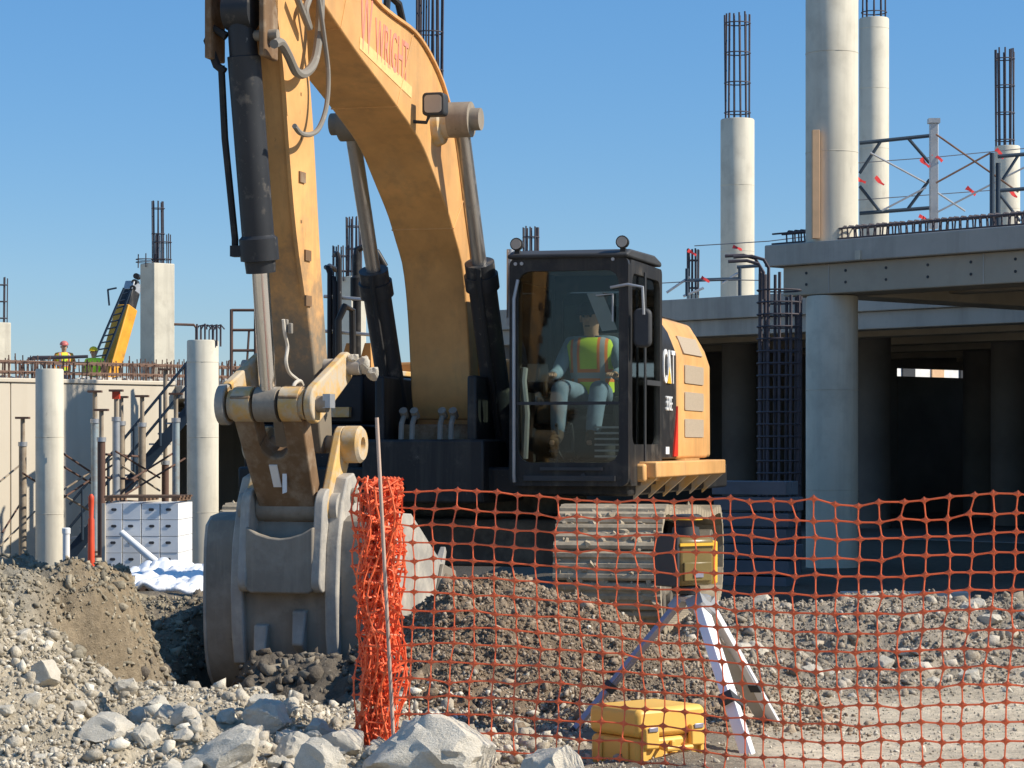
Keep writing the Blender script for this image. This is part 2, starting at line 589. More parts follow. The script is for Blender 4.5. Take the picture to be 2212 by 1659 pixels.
def H(X, Y, noise=True):
    X = np.asarray(X, float)
    Y = np.asarray(Y, float)
    wq = ss(10.5, 12, Y) * (1 - ss(20, 22, Y))
    X = X + .22 * wq * fbm(X * 1.6 + 3, Y * 1.6, 4, .55)
    Y = Y + .16 * wq * fbm(X * 1.9 - 7, Y * 1.9 + 4, 3, .55)
    base = -.05 - .06 * ss(.3, 2.2, X) * (1 - ss(16, 18, Y))
    base = base - .55 * ss(20.5, 28, Y) * ss(.5, -1.5, X)
    hr = np.interp(X, [-3.6, -2.9, -2.38, -2.0, -1.5, -1.15, -.85, -.5, 0, .6], [.85, .74, .46, .13, .15, .07, -.03, -.06, -.08, -.09])
    # pit with the bucket, piles and mounds behind the ridge
    Yf = 14.3 + .9 * np.clip((X + 3.0) / .6, 0, 1)
    lb = -2.78 + .42 * ss(14.6, 15.8, Y)
    pit = ss(0, .3, X - lb) * (1 - ss(-.95, -.55, X)) * ss(13.45, 13.9, Y) * (1 - ss(16.9, 17.7, Y))
    deep = .62 - (.26 + .50 * ss(14.5, 15.7, Y)) * ss(-2.05, -1.6, X) * (1 - ss(15.9, 16.3, Y))
    zb = base - pit * deep
    zb = zb + ss(-.143, -.163, X / np.maximum(Y, 1)) * np.maximum(.66 * ss(-.05, .18, Y - Yf) * (.72 + .28 * ss(0, .7, Y - Yf)), .68 * ss(-2.7, -3.1, X) * ss(12.8, 14.2, Y)) * (1 - ss(16.2, 17.4, Y)) * (1 - .25 * ss(-3.4, -5, X))
    zb = zb + .36 * ss(17.0, 17.8, Y) * (1 - ss(18.6, 20.6, Y)) * ss(-.9, -1.5, X)
    midA = np.interp(X, [-1.05, -.7, -.35, .3, .9, 1.4, 1.9], [0, .34, .60, .50, .22, .09, 0])
    zb = zb + midA * ss(12.6, 15.9, Y) * (1 - ss(16.3, 17.4, Y))
    zb = zb + .33 * ss(.9, 1.7, X) * ss(16.2, 17.6, Y) * (1 - ss(18.3, 19.4, Y)) * (1 - .4 * ss(3.6, 5, X))
    fr = -.16 + (hr + .16) * np.clip((Y - 10.8) / 2.4, 0, 1) ** 1.1
    z = np.where(Y < 13.2, fr * ss(.9, .2, X) + base * (1 - ss(.9, .2, X)), hr * ss(.9, .2, X) * (1 - ss(13.2, 13.8, Y)) + zb * (1 - ss(.9, .2, X) * (1 - ss(13.2, 13.8, Y))))
    if noise:
        pl, ri, mi, rg, pa = masks(X, Y)
        far = 1 - ss(20, 26, Y)
        near = ss(8, 10.5, Y)
        amp = (.035 + .10 * pl + .06 * ri + .09 * mi + .07 * rg + .05 * pit) * (1 - .82 * pa) * far * near + .008
        z = z + amp * fbm(X * 2.6, Y * 2.6, 6, .58) + .4 * amp * np.abs(fbm(X * 9 + 5, Y * 9, 4, .6))
        cr = np.clip(pl + mi + .9 * rg * ss(14.8, 16.2, Y) + .55 * ri + pit, 0, 1) * far * near
        z = z + cr * (.030 * (.28 - np.abs(fbm(X * 11 + 3, Y * 11, 2, .5))) + .022 * (.25 - np.abs(fbm(X * 23, Y * 23 + 7, 2, .5))))
        z = z + .10 * (pl + .5 * mi) * (np.abs(fbm(X * 3.7 + 2, Y * 3.7, 4, .6)))
    return z


def Hf(x, y):
    return float(H(np.array([x]), np.array([y]))[0])


def axis(lo, d0, d1, step, hi, grow=1.16):
    a = list(np.arange(d0, d1 + 1e-6, step))
    g = step
    left = []
    x = d0
    while x > lo:
        g *= grow
        x -= g
        left.append(x)
    g = step
    right = []
    x = a[-1]
    while x < hi:
        g *= grow
        x += g
        right.append(x)
    return np.array(left[::-1] + a + right)


def build_ground():
    xs = axis(-900, -3.6, 4.2, .018, 900)
    ys = axis(-300, 10.9, 18.8, .021, 1500)
    X, Y = np.meshgrid(xs, ys)
    Z = H(X, Y)
    V = np.stack([X.ravel(), Y.ravel(), Z.ravel()], 1)
    nx, ny = len(xs), len(ys)
    i = np.arange(ny - 1)[:, None] * nx + np.arange(nx - 1)[None, :]
    Fq = np.stack([i, i + 1, i + nx + 1, i + nx], -1).reshape(-1, 4)
    me = bpy.data.meshes.new('ground')
    me.vertices.add(len(V))
    me.vertices.foreach_set('co', V.ravel())
    me.loops.add(len(Fq) * 4)
    me.loops.foreach_set('vertex_index', Fq.ravel())
    me.polygons.add(len(Fq))
    me.polygons.foreach_set('loop_start', np.arange(len(Fq)) * 4)
    me.polygons.foreach_set('loop_total', np.full(len(Fq), 4))
    me.polygons.foreach_set('use_smooth', np.ones(len(Fq), bool))
    me.update()
    me.validate()
    pl, ri, mi, rg, pa = masks(X.ravel(), Y.ravel())
    tone = fbm(X.ravel() * 1.3, Y.ravel() * 1.3, 4)[:, None]
    base = np.array([.22, .185, .14])[None, :]
    pale = np.array([.48, .41, .30])[None, :]
    clay = np.array([.285, .255, .20])[None, :]
    brown = np.array([.22, .16, .105])[None, :]
    sand = np.array([.64, .54, .40])[None, :]
    c = np.repeat(base, len(V), 0)
    for m, q in ((ri, pale), (pl, clay), (mi, brown), (rg, np.array([.34, .29, .225])[None, :]), (pa, sand)):
        c = c * (1 - m[:, None]) + q * m[:, None]
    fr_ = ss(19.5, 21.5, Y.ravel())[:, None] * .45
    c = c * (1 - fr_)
    dp = ss(-2.5, -2.1, X.ravel()) * (1 - ss(-.95, -.55, X.ravel())) * ss(13.9, 14.4, Y.ravel()) * (1 - ss(18.4, 19.2, Y.ravel()))
    c = c * (1 - dp[:, None]) + np.array([.16, .135, .105])[None, :] * dp[:, None]  # pit ground painted darker, standing in for the shadow in the pit
    # warmer earth in parts of the left heap, as in the photograph
    w = (pl * ss(14.3, 15.0, Y.ravel()) * ss(-3.0, -2.7, X.ravel()))[:, None]
    c = c * (1 - w) + np.array([.30, .235, .155])[None, :] * w
    c = np.clip(c * (1 + .35 * tone), .02, .8)
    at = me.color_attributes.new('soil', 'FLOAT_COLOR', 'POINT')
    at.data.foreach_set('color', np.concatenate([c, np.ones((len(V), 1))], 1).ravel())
    t = NT('site_soil')
    a = t.n('VertexColor', layer_name='soil')
    n1 = t.noise(14, 9, .72)
    n2 = t.noise(70, 6, .7)
    k = t.rng(n1, .3, .7, .68, 1.28)
    cc = t.mix(1.0, a.outputs[0], k, 'MULTIPLY')
    cc = t.mix(t.rng(n2, .58, .78, 0, .55), cc, (.50, .46, .38))
    t.set(Base_Color=cc, Roughness=.96)
    t.b.inputs['Specular IOR Level'].default_value = .15
    t.bump(t.math('ADD', n1, t.math('MULTIPLY', n2, .5)), .9, .03)
    me.materials.append(t.m)
    o = bpy.data.objects.new('ground', me)
    COL.objects.link(o)
    tag(o, kind='structure')


build_ground()

# ------------------------------------------------------------------ rubble
M_['limestone'] = soil('limestone_chunks', (.40, .34, .25), (.56, .485, .37), (.76, .70, .575))
M_['boulder'] = soil('limestone_boulders', (.54, .48, .375), (.70, .635, .52), (.78, .73, .63), 2.2, .55, False)
M_['shade_clod'] = soil('shade_darkened_clods', (.12, .10, .08), (.19, .16, .125), (.28, .24, .18))  # clods darkened in colour to carry the shade of the pit
M_['clod'] = soil('brown_clods', (.20, .145, .095), (.32, .24, .165), (.46, .37, .27))
M_['clay_clod'] = soil('grey_clay_clods', (.25, .215, .155), (.37, .325, .24), (.46, .39, .28))
M_['grey_rubble'] = soil('grey_rubble', (.27, .215, .155), (.40, .335, .25), (.58, .52, .43))


def rock_mesh(name, seed, sub=3, cuts=14, rough=.05, keep=.55, jitter=0.0):
    r = np.random.default_rng(seed)
    bm = bmesh.new()
    bmesh.ops.create_icosphere(bm, subdivisions=sub, radius=1)
    V = np.array([v.co[:] for v in bm.verts])
    F_ = [[v.index for v in f.verts] for f in bm.faces]
    bm.free()
    if jitter:
        V = V * r.uniform(1 - jitter, 1 + jitter * .6, (len(V), 1)) + r.normal(size=V.shape) * jitter * .22
    for k in range(cuts):
        n = r.normal(size=3)
        n /= np.linalg.norm(n)
        d = r.uniform(keep, .92)
        e = V @ n - d
        V = V - np.outer(np.where(e > 0, e, 0) * .95, n)
    ph = r.uniform(0, 9, 3)
    for f, a in ((1.7, 1.0), (5.5, .55), (13.0, .28)):
        nz = fbm(V[:, 0] * f + ph[0] + V[:, 2] * f * .7, V[:, 1] * f + ph[1] - V[:, 2] * f * .9, 3)
        V = V * (1 + rough * 2 * a * nz)[:, None]
    return V, F_


def mesh_np(name, V, F_, m, smooth=False):
    me = bpy.data.meshes.new(name)
    me.from_pydata(V.tolist(), [], F_)
    me.materials.append(m)
    if smooth:
        me.polygons.foreach_set('use_smooth', [True] * len(me.polygons))
        me.set_sharp_from_angle(angle=math.radians(24))
    return me


def rotmats(n, r):
    q = r.normal(size=(n, 4))
    q /= np.linalg.norm(q, axis=1)[:, None]
    w, x, y, z = q.T
    return np.stack([np.stack([1 - 2 * (y * y + z * z), 2 * (x * y - z * w), 2 * (x * z + y * w)], 1),
                     np.stack([2 * (x * y + z * w), 1 - 2 * (x * x + z * z), 2 * (y * z - x * w)], 1),
                     np.stack([2 * (x * z - y * w), 2 * (y * z + x * w), 1 - 2 * (x * x + y * y)], 1)], 1)


def scatter(name, label, cat, density, box, n, smin, smax, alpha, m, seed, sub=1, sink=.25, zfun=None, crumb=False):
    r = np.random.default_rng(seed)
    temps = [rock_mesh('t', seed * 31 + k, sub, (0 if crumb else 10) if sub else 2, .12, .30, (.55 if crumb else .34) if sub else .55) for k in range(10)]
    P = np.stack([r.uniform(box[0], box[1], n * 6), r.uniform(box[2], box[3], n * 6)], 1)
    keep = r.uniform(0, 1, len(P)) < density(P[:, 0], P[:, 1])
    P = P[keep][:n]
    u = r.uniform(0, 1, len(P))
    S = smin * (1 - u * (1 - (smin / smax) ** alpha)) ** (-1 / alpha)
    Zb = (zfun or H)(P[:, 0], P[:, 1])
    R = rotmats(len(P), r)
    Vs, Fs, off = [], [], 0
    pick = r.integers(0, len(temps), len(P))
    for k, (V, F_) in enumerate(temps):
        idx = np.where(pick == k)[0]
        if not len(idx):
            continue
        sc = S[idx][:, None] * r.uniform(.45, 1.55, (len(idx), 3))
        A = np.einsum('nij,vj->nvi', R[idx], V) * sc[:, None, :]
        A[:, :, 0] += P[idx, 0][:, None]
        A[:, :, 1] += P[idx, 1][:, None]
        A[:, :, 2] += (Zb[idx] + S[idx] * (.55 - sink))[:, None]
        Fa = np.array(F_)
        Fs.append((Fa[None] + (np.arange(len(idx)) * len(V))[:, None, None] + off).reshape(-1, 3))
        Vs.append(A.reshape(-1, 3))
        off += len(idx) * len(V)
    V = np.concatenate(Vs)
    Fq = np.concatenate(Fs)
    me = bpy.data.meshes.new(name)
    me.vertices.add(len(V))
    me.vertices.foreach_set('co', V.ravel())
    me.loops.add(len(Fq) * 3)
    me.loops.foreach_set('vertex_index', Fq.ravel())
    me.polygons.add(len(Fq))
    me.polygons.foreach_set('loop_start', np.arange(len(Fq)) * 3)
    me.polygons.foreach_set('loop_total', np.full(len(Fq), 3))
    me.update()
    me.validate()
    me.materials.append(m)
    o = bpy.data.objects.new(name, me)
    COL.objects.link(o)
    return tag(o, label, cat, kind='stuff')


d_lime = lambda x, y: np.clip(masks(x, y)[1] * (.35 + 1.1 * (fbm(x * 1.8, y * 1.8, 3) + .25)), 0.05, 1) * (x < .75)
d_clay = lambda x, y: np.clip(masks(x, y)[0] + .6 * (x < -2.2) * (y > 12.4), 0, 1)
d_mid = lambda x, y: np.clip(masks(x, y)[2] * 1.5, 0, 1)
d_right = lambda x, y: np.clip(masks(x, y)[3] * 1.4, 0, 1) * (.12 + .88 * ss(14.6, 16.4, y))
scatter('limestone_rubble', 'loose pale limestone lumps covering the foreground bank', 'rubble', d_lime, (-3.4, .8, 10.9, 13.9), 1500, .018, .065, 2.0, M_['limestone'], 3, 1)
scatter('limestone_chips', 'fine pale limestone chips between the lumps of the bank', 'rubble', d_lime, (-3.4, .8, 10.9, 13.9), 26000, .004, .021, 1.5, M_['limestone'], 4, 0)
scatter('clay_clods', 'crumbly grey brown clay lumps on the tall heap', 'soil', d_clay, (-4.2, -2.05, 12.3, 18), 1100, .018, .05, 2.0, M_['clay_clod'], 5, 1, .4, None, True)
scatter('clay_crumbs', 'fine clay crumbs covering the tall heap', 'soil', d_clay, (-4.2, -2.05, 12.3, 18), 22000, .005, .024, 1.3, M_['clay_clod'], 6, 0)
scatter('brown_soil_clods', 'brown soil clods covering the mound behind the net', 'soil', d_mid, (-1.0, 2.0, 12.8, 17.4), 1000, .015, .042, 2.0, M_['clod'], 7, 1, .4, None, True)
scatter('brown_soil_crumbs', 'fine brown crumbs between the clods of the mound', 'soil', d_mid, (-1.0, 2.0, 12.8, 17.4), 42000, .004, .019, 1.3, M_['clod'], 8, 0)
scatter('grey_rubble', 'grey and brown rubble strewn before the parking deck', 'rubble', d_right, (.7, 5.2, 13.6, 19.4), 700, .018, .06, 2.0, M_['grey_rubble'], 9, 1, .4, None, True)
scatter('grey_rubble_crumbs', 'fine grey crumbs in the rubble before the parking deck', 'rubble', d_right, (.7, 5.2, 13.6, 19.4), 24000, .004, .021, 1.3, M_['grey_rubble'], 10, 0)
scatter('pit_soil', 'soil lumps painted shade-dark lying in the dug pit', 'soil', lambda x, y: np.ones_like(x), (-2.35, -.65, 13.8, 18.6), 1700, .016, .08, 1.7, M_['shade_clod'], 13, 1, .4, None, True)
scatter('path_gravel', 'fine gravel sprinkled over the sandy path', 'gravel', lambda x, y: .25 + .75 * np.clip(fbm(x, y, 3) + .3, 0, 1), (.3, 4.4, 10.9, 16.2), 6000, .003, .018, 1.7, M_['limestone'], 15, 0)

rock_temps = [mesh_np('rock', *rock_mesh('rock', 100 + k, 4, 16 + k % 4, .075, .70 if k == 0 else .52), M_['boulder'], True) for k in range(8)]


def rock(x, y, w, h, Y, k, label, group=None, rz=0, tilt=0, depth=.9):
    """rock whose middle is seen at (x, y), w x h in picture units, at distance Y"""
    p = D(x, y, Y)
    g = Hf(p.x, Y)
    o = bpy.data.objects.new('rock', rock_temps[k % len(rock_temps)])
    COL.objects.link(o)
    sx, sz = w / FP * Y / 1.55, h / FP * Y / 1.5
    o.scale = (sx, max(sx, sz) * depth, sz)
    o.location = (p.x, Y, max(p.z, g + sz * .15))
    if p.z - sz * .75 > g:
        o.location[2] = g + sz * .55
    o.rotation_euler = (0, tilt, rz)
    return tag(o, label, 'rock', group)


rock(945, 1607, 240, 150, 11.75, 0, 'largest rounded pale boulder below the bunched orange net', rz=.4)
rock(1178, 1630, 150, 120, 11.5, 1, 'angular white grey rock left of the yellow case', rz=1.2, tilt=.25)
rock(688, 1622, 105, 90, 11.6, 2, 'upright pale slab of rock left of the largest boulder', rz=.3, tilt=-.35)
rock(742, 1568, 110, 56, 12.1, 3, 'flat pale slab at the foot of the bunched net', rz=.8, tilt=.1)
rock(500, 1628, 165, 92, 11.7, 4, 'long grey slab leaning up to the right in the rubble', rz=.2, tilt=-.5)
rock(576, 1535, 86, 66, 12.5, 5, 'pale triangular rock in front of the bucket', rz=2.2)
rock(98, 1500, 78, 74, 12.4, 6, 'tan blocky rock standing on the left slope', rz=.7)
rock(70, 1530, 44, 30, 12.2, 7, 'small pale stone beside the tan blocky rock', rz=.1)
rock(268, 1440, 60, 36, 13.0, 1, 'pale stone on the rim of the shaded pit', rz=1.9, tilt=.3)
rock(225, 1580, 118, 62, 12.0, 2, 'broad flat grey stone low on the left slope', rz=.5, tilt=-.2)
rock(312, 1597, 66, 62, 11.9, 3, 'bright wedge of rock right of the broad flat stone', rz=1.5, tilt=.6)
rock(560, 1500, 70, 58, 12.8, 6, 'tan crumbling rock on the crest above the triangular one', rz=2.5)
rock(640, 1600, 74, 74, 11.9, 0, 'brownish rock between the two pale slabs', rz=1.1)
rock(1235, 1640, 60, 44, 11.45, 5, 'small white stone against the yellow case', rz=.6)
rr = random.Random(5)
for k in range(58):
    x = rr.uniform(-10, 830)
    y = rr.uniform(1500, 1665) if x > 250 else rr.uniform(1430, 1665)
    w = rr.uniform(20, 50) * (1.5 if k % 6 == 0 else 1)
    Yd = 13.0 - (y - 1490) / 170 * 1.5
    rock(x, y, w, w * rr.uniform(.6, 1), Yd, rr.randrange(8), 'pale limestone rock lying in the foreground rubble bank', 'loose limestone rocks on the bank', rr.uniform(0, 6), rr.uniform(-.5, .5))
for k in range(16):
    x = rr.uniform(1580, 2190)
    Yd = rr.uniform(15.5, 18.2)
    w = rr.uniform(26, 62)
    y = HY + (HC - Hf((x - CX) / FP * Yd, Yd)) * FP / Yd
    rock(x, y - w * .1, w, w * rr.uniform(.4, .75), Yd, rr.randrange(8), 'grey rock in the rubble strip before the parking deck', 'rocks in the rubble strip', rr.uniform(0, 6), rr.uniform(-.4, .4))

# ------------------------------------------------------------------ parking deck on the right
e1 = Vector((.676, -.737, 0)).normalized()
e2 = Vector((.737, .676, 0)).normalized()


def slab_box(mb, P, a0, a1, b0, b1, z0, z1):
    c = P + e1 * (a0 + a1) / 2 + e2 * (b0 + b1) / 2
    mb.obox((c.x, c.y, (z0 + z1) / 2), (a1 - a0, b1 - b0, z1 - z0), e1, e2, (0, 0, 1))


P1 = Vector((3.13, 30.5, 0))
dk = thing('parking_deck', P1, 0, 'raised grey concrete deck slab carried by the thick round column', 'parking deck')


def child_slab(parent, name, a0, a1, b0, b1, z0, z1, m, bevel=.015):
    mb = MB()
    slab_box(mb, Vector((0, 0, 0)), a0, a1, b0, b1, z0, z1)
    return mb.build(name, m, parent, bevel)


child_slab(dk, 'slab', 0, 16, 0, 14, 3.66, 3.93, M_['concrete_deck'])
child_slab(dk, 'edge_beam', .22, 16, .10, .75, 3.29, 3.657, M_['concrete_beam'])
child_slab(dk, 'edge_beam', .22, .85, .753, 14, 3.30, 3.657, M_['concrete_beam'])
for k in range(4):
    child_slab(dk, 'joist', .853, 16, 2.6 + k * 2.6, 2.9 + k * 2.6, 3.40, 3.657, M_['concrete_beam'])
mb = MB()
slab_box(mb, Vector((0, 0, 0)), 1.46, 1.54, -.02, .0, 3.67, 3.78)
mb.build('repair_patch', M_['concrete'], dk)
child_slab(dk, 'unseen_shade_wall', 4.9, 17.5, .15, .40, 3.935, 7.6, M_['concrete_deck'])  # out-of-view wall added to cast shade on the garage forecourt
for k in range(3):       # thin construction joints of the fascia, real grooves standing as dark ribs
    child_slab(dk, 'joint', .95 + 2.3 * k, .965 + 2.3 * k, .094, .10, 3.30, 3.65, M_['concrete_deck'], 0)

for k in range(12):
    for z in (3.42, 3.56):
        c_ = e1 * (.6 + k * .62) + e2 * .098
        MB().cyl((c_.x, c_.y, z), (c_.x - e2.x * .006, c_.y - e2.y * .006, z), .018, n=10).build('tie_hole', M_['dark'], dk)
P2 = Vector((3.11, 41.5, 0)) - e1 * 5.6
d2 = thing('parking_garage', P2, 0, 'long shaded parking structure with dark open level behind the excavator', 'parking structure')
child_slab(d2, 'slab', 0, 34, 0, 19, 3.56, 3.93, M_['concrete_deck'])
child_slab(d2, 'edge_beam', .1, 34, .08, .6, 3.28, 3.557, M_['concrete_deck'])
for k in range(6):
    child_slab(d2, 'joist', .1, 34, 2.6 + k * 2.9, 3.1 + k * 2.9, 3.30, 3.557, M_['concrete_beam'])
child_slab(d2, 'wall', -.0, .25, .65, 12.1, -.8, 3.55, M_['shade_concrete'])
child_slab(d2, 'wall', -.0, .25, 12.105, 15.6, -.8, 2.95, M_['shade_concrete'])
child_slab(d2, 'wall', -.0, .25, 12.105, 15.6, 3.13, 3.55, M_['shade_concrete'])
child_slab(d2, 'wall', -.0, .25, 15.605, 18.9, -.8, 3.55, M_['shade_concrete'])
child_slab(d2, 'wall', .255, 34, 18.6, 18.9, -.8, 3.02, M_['shade_concrete'])
child_slab(d2, 'wall', 33.7, 33.95, .65, 18.5, -.8, 3.55, M_['shade_concrete'])
child_slab(d2, 'floor', .26, 33.6, .7, 18.5, -.3, -.035, M_['shade_concrete'])
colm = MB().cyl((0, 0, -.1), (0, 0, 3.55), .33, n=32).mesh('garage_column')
colm.materials.append(M_['shade_concrete'])
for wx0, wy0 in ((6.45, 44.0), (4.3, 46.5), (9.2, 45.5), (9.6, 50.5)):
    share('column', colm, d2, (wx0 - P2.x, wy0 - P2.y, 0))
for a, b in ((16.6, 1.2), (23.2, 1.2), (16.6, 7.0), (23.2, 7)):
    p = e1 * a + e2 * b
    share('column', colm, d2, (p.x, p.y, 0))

tr = thing('site_trailer', (11.0, 76, -.5), .75, 'white site trailer glimpsed through the slit under the garage roof', 'trailer')
MB().box(-4.5, 9, -1.2, 1.2, .6, 5.2).build('body', M_['trailer'], tr, .03)
for k in range(9):
    MB().box(-4.2 + k * 1.45, -3.6 + k * 1.45, -1.26, -1.2, 3.95, 4.35).build('window', M_['dark' if k % 2 else 'pine'], tr)
MB().box(-4.52, 9.02, -1.23, -1.2, 4.42, 4.5).build('rail', M_['orange_vest'], tr)
for k in (-3, 7):
    MB().cyl((k, -1.1, .35), (k, 1.1, .35), .45, n=20).build('wheel', M_['rubber'], tr)

# columns with starter bars
bar_cache = {}


def bar_mesh(L, r, m):
    key = (round(L, 3), r, m.name)
    if key not in bar_cache:
        me = MB().cyl((0, 0, 0), (0, 0, L), r, n=6).mesh('rebar')
        me.materials.append(m)
        bar_cache[key] = me
    return bar_cache[key]


def column(x, w, ytop, Y, zb, label, bars=None, square=0, mat='concrete', ctop=None, group='unfinished concrete columns', rz=math.radians(42.5), tie=True):
    """bars: list of (number, top y in the picture, ring radius fraction, height lean)"""
    p = D(x, ytop, Y)
    rad = w / FP * Y / 2
    o = thing('concrete_column', (p.x, Y, zb), 0, label, 'column', group)
    Hh = p.z - zb
    if square:
        hw = rad / math.sqrt(2) * 1.02
        s_ = MB().box(-hw, hw, -hw, hw, 0, Hh).build('shaft', M_[mat], o, .02)
        s_.rotation_euler[2] = rz
    else:
        MB().lathe((0, 0, 0), (0, 0, 1), [(0, rad), (Hh - .02, rad), (Hh, rad - .015)], 40).build('shaft', M_[mat], o)
    if not square:
        nfl = int(Hh / 1.22)
        for q in range(nfl):
            MB().lathe((0, 0, 1.1 + q * 1.22), (0, 0, 1), [(0, rad - .002), (.004, rad + .0035), (.012, rad + .0035), (.016, rad - .002)], 40).build('form_joint', M_[mat], o)
    rj = random.Random(int(x))
    if bars:
        for n, yt, fr, off in bars:
            zt = HC + (HY - yt) / FP * Y - zb
            for k in range(n):
                a = 2 * math.pi * (k + .3) / n
                me = bar_mesh(zt - Hh + .1, .017, M_['rebar'])
                b = share('rebar', me, o, (math.cos(a) * rad * fr + off, math.sin(a) * rad * fr, Hh - .1),
                          (rj.uniform(-.012, .012), rj.uniform(-.012, .012), 0))
                b.scale[2] = rj.uniform(.96, 1.0)
            if tie:
                nt = 2 + int((zt - Hh) / .9)
                for q in range(nt):
                    z = Hh + .12 + (zt - Hh - .35) * q / max(nt - 1, 1)
                    pts = [(math.cos(t) * rad * (fr + .05) + off, math.sin(t) * rad * (fr + .05), z) for t in np.linspace(0, 2 * math.pi, 15)]
                    MB().tube(pts, .012, 5, False).build('tie_hoop', M_['rebar'], o)
    return o


column(1797, 112, 640, 30.2, -.2, 'thick round column holding up the raised deck slab', group=None)
column(1797, 113, -60, 30.2, 3.93, 'thick round column rising from the deck out of the picture', group=None)
column(1888, 64, 40, 50.0, 3.92, 'pale column just right of the thick one, dark bars on top', [(10, -40, .8, 0)])
column(1593, 73, 258, 45.5, 3.92, 'round column with tall starter bars standing alone above the cab', [(12, 24, .72, 0)])
column(2176, 54, 316, 50.0, 3.92, 'column with starter bars at the right edge behind the scaffold', [(10, 103, .72, -.05)])
column(438, 68, 735, 40, -.75, 'round column left of the bucket with bent bars on top', [(6, 700, .75, .1)], tie=False)
column(107, 60, 797, 39.0, -.75, 'round column standing in front of the pale wall', None)
column(340, 74, 570, 66, 2.3, 'square column with the tallest bars beside the crane boom', [(8, 432, .33, .02), (7, 505, .45, .15), (3, 548, .55, -.3)], 1)
column(2, 44, 697, 66, 2.3, 'column cut by the left edge of the picture', [(6, 597, .6, 0)], 1)
column(762, 58, 598, 52, -.6, 'square column half hidden behind the boom cylinder', [(10, 466, .55, .03), (9, 530, .6, -.25)], 1)
column(928, 66, 250, 42, -.5, 'column behind the boom, only its long bars in view', [(14, -40, .85, 0)])
column(1147, 44, 556, 52, -.5, 'column behind the cab roof, only its bars in view', [(10, 489, .75, 0)])
column(1497, 26, 636, 46, 3.92, 'short bar cluster beside the flagged cable', [(9, 536, .9, 0)])
# bent bars on the column left of the bucket
o = thing('bent_rebar', D(440, 735, 40), 0, 'bundle of hooked bars bent over the column left of the bucket', 'rebar')
for k in range(5):
    xo = -.12 + k * .07
    pts = [(xo, 0, 0), (xo, 0, .16), (xo + .04, 0, .23), (xo + .12, 0, .25), (xo + .18, 0, .18)]
    MB().tube(pts, .013, 5).build('bar', M_['rebar'], o)
MB().tube([(-.12, 0, 0), (-.12, 0, .2), (-.16, 0, .25), (-.48, 0, .26)], .022, 6).build('bar', M_['rebar_rust'], o)

# rebar cage hanging beside the thick column
Yc = 29.3
pc = D(1683, 960, Yc)
cg = thing('rebar_cage', (pc.x, Yc, -.12), 0, 'tall dark tied rebar cage standing left of the thick column', 'rebar cage')
for k in range(11):
    a = 2 * math.pi * k / 11
    zt = (3.62 if math.cos(a) < .1 else 3.35)
    me = bar_mesh(zt, .019, M_['rebar'])
    share('rebar', me, cg, (math.cos(a) * .245, math.sin(a) * .245, 0), (0, .004, 0))
for q in range(24):
    pts = [(math.cos(t) * .262, math.sin(t) * .262, .08 + q * .145) for t in np.linspace(0, 2 * math.pi, 17)]
    MB().tube(pts, .011, 5, False).build('tie_hoop', M_['rebar'], cg)
for k, (dx, dz) in enumerate(((-.20, .0), (-.13, .06), (-.22, .08))):
    MB().tube([(dx, -.15 + .1 * k, 3.3), (dx, -.15 + .1 * k, 3.62 + dz), (dx - .06, -.15 + .1 * k, 3.72 + dz), (dx - .2, -.15 + .1 * k, 3.76 + dz), (dx - .42, -.15 + .1 * k, 3.75 + dz)], .02, 6).build('hooked_bar', M_['rebar'], cg)

# stirrups along the deck edge
st = thing('edge_reinforcement', P1 + Vector((0, 0, 3.93)), 0, 'row of dark stirrups standing along the deck edge', 'rebar')
sme = MB().tube([(0, 0, 0), (0, 0, .15), (0, .05, .185), (0, .12, .185), (0, .16, .15), (0, .16, 0)], .011, 5).mesh('stirrup')
sme.materials.append(M_['rebar'])
rz1 = math.atan2(e1.y, e1.x)
for k in range(46):
    p = e1 * (.18 + k * .098) + e2 * .22
    share('stirrup', sme, st, (p.x, p.y, 0), (0, rr.uniform(-.12, .12), rz1))
for z, b in ((.155, .21), (.03, .20), (.16, .39)):
    a_, b_ = e1 * -.05 + e2 * b, e1 * 4.8 + e2 * b
    MB().tube([(a_.x, a_.y, z), (b_.x, b_.y, z)], .012, 5).build('long_bar', M_['rebar'], st)

o = thing('timber_post', D(1762, 512, 29.9), 0, 'upright pine post in front of the thick upper column', 'timber')
MB().box(-.045, .045, -.045, .045, -.02, 1.30).build('post', M_['pine'], o, .004)

# shoring scaffold on the deck
sf = thing('scaffold_frame', (0, 0, 0), 0, 'dark blue scaffold frame between the thick column and grey post', 'scaffold')


def bars(parent, name, segs, Y, r, m):
    for s_ in segs:
        (x0, y0), (x1, y1) = s_[0], s_[1]
        dy = s_[2] if len(s_) > 2 else 0
        MB().cyl(D(x0, y0, Y + dy), D(x1, y1, Y + dy), r, n=8).build(name, m, parent)


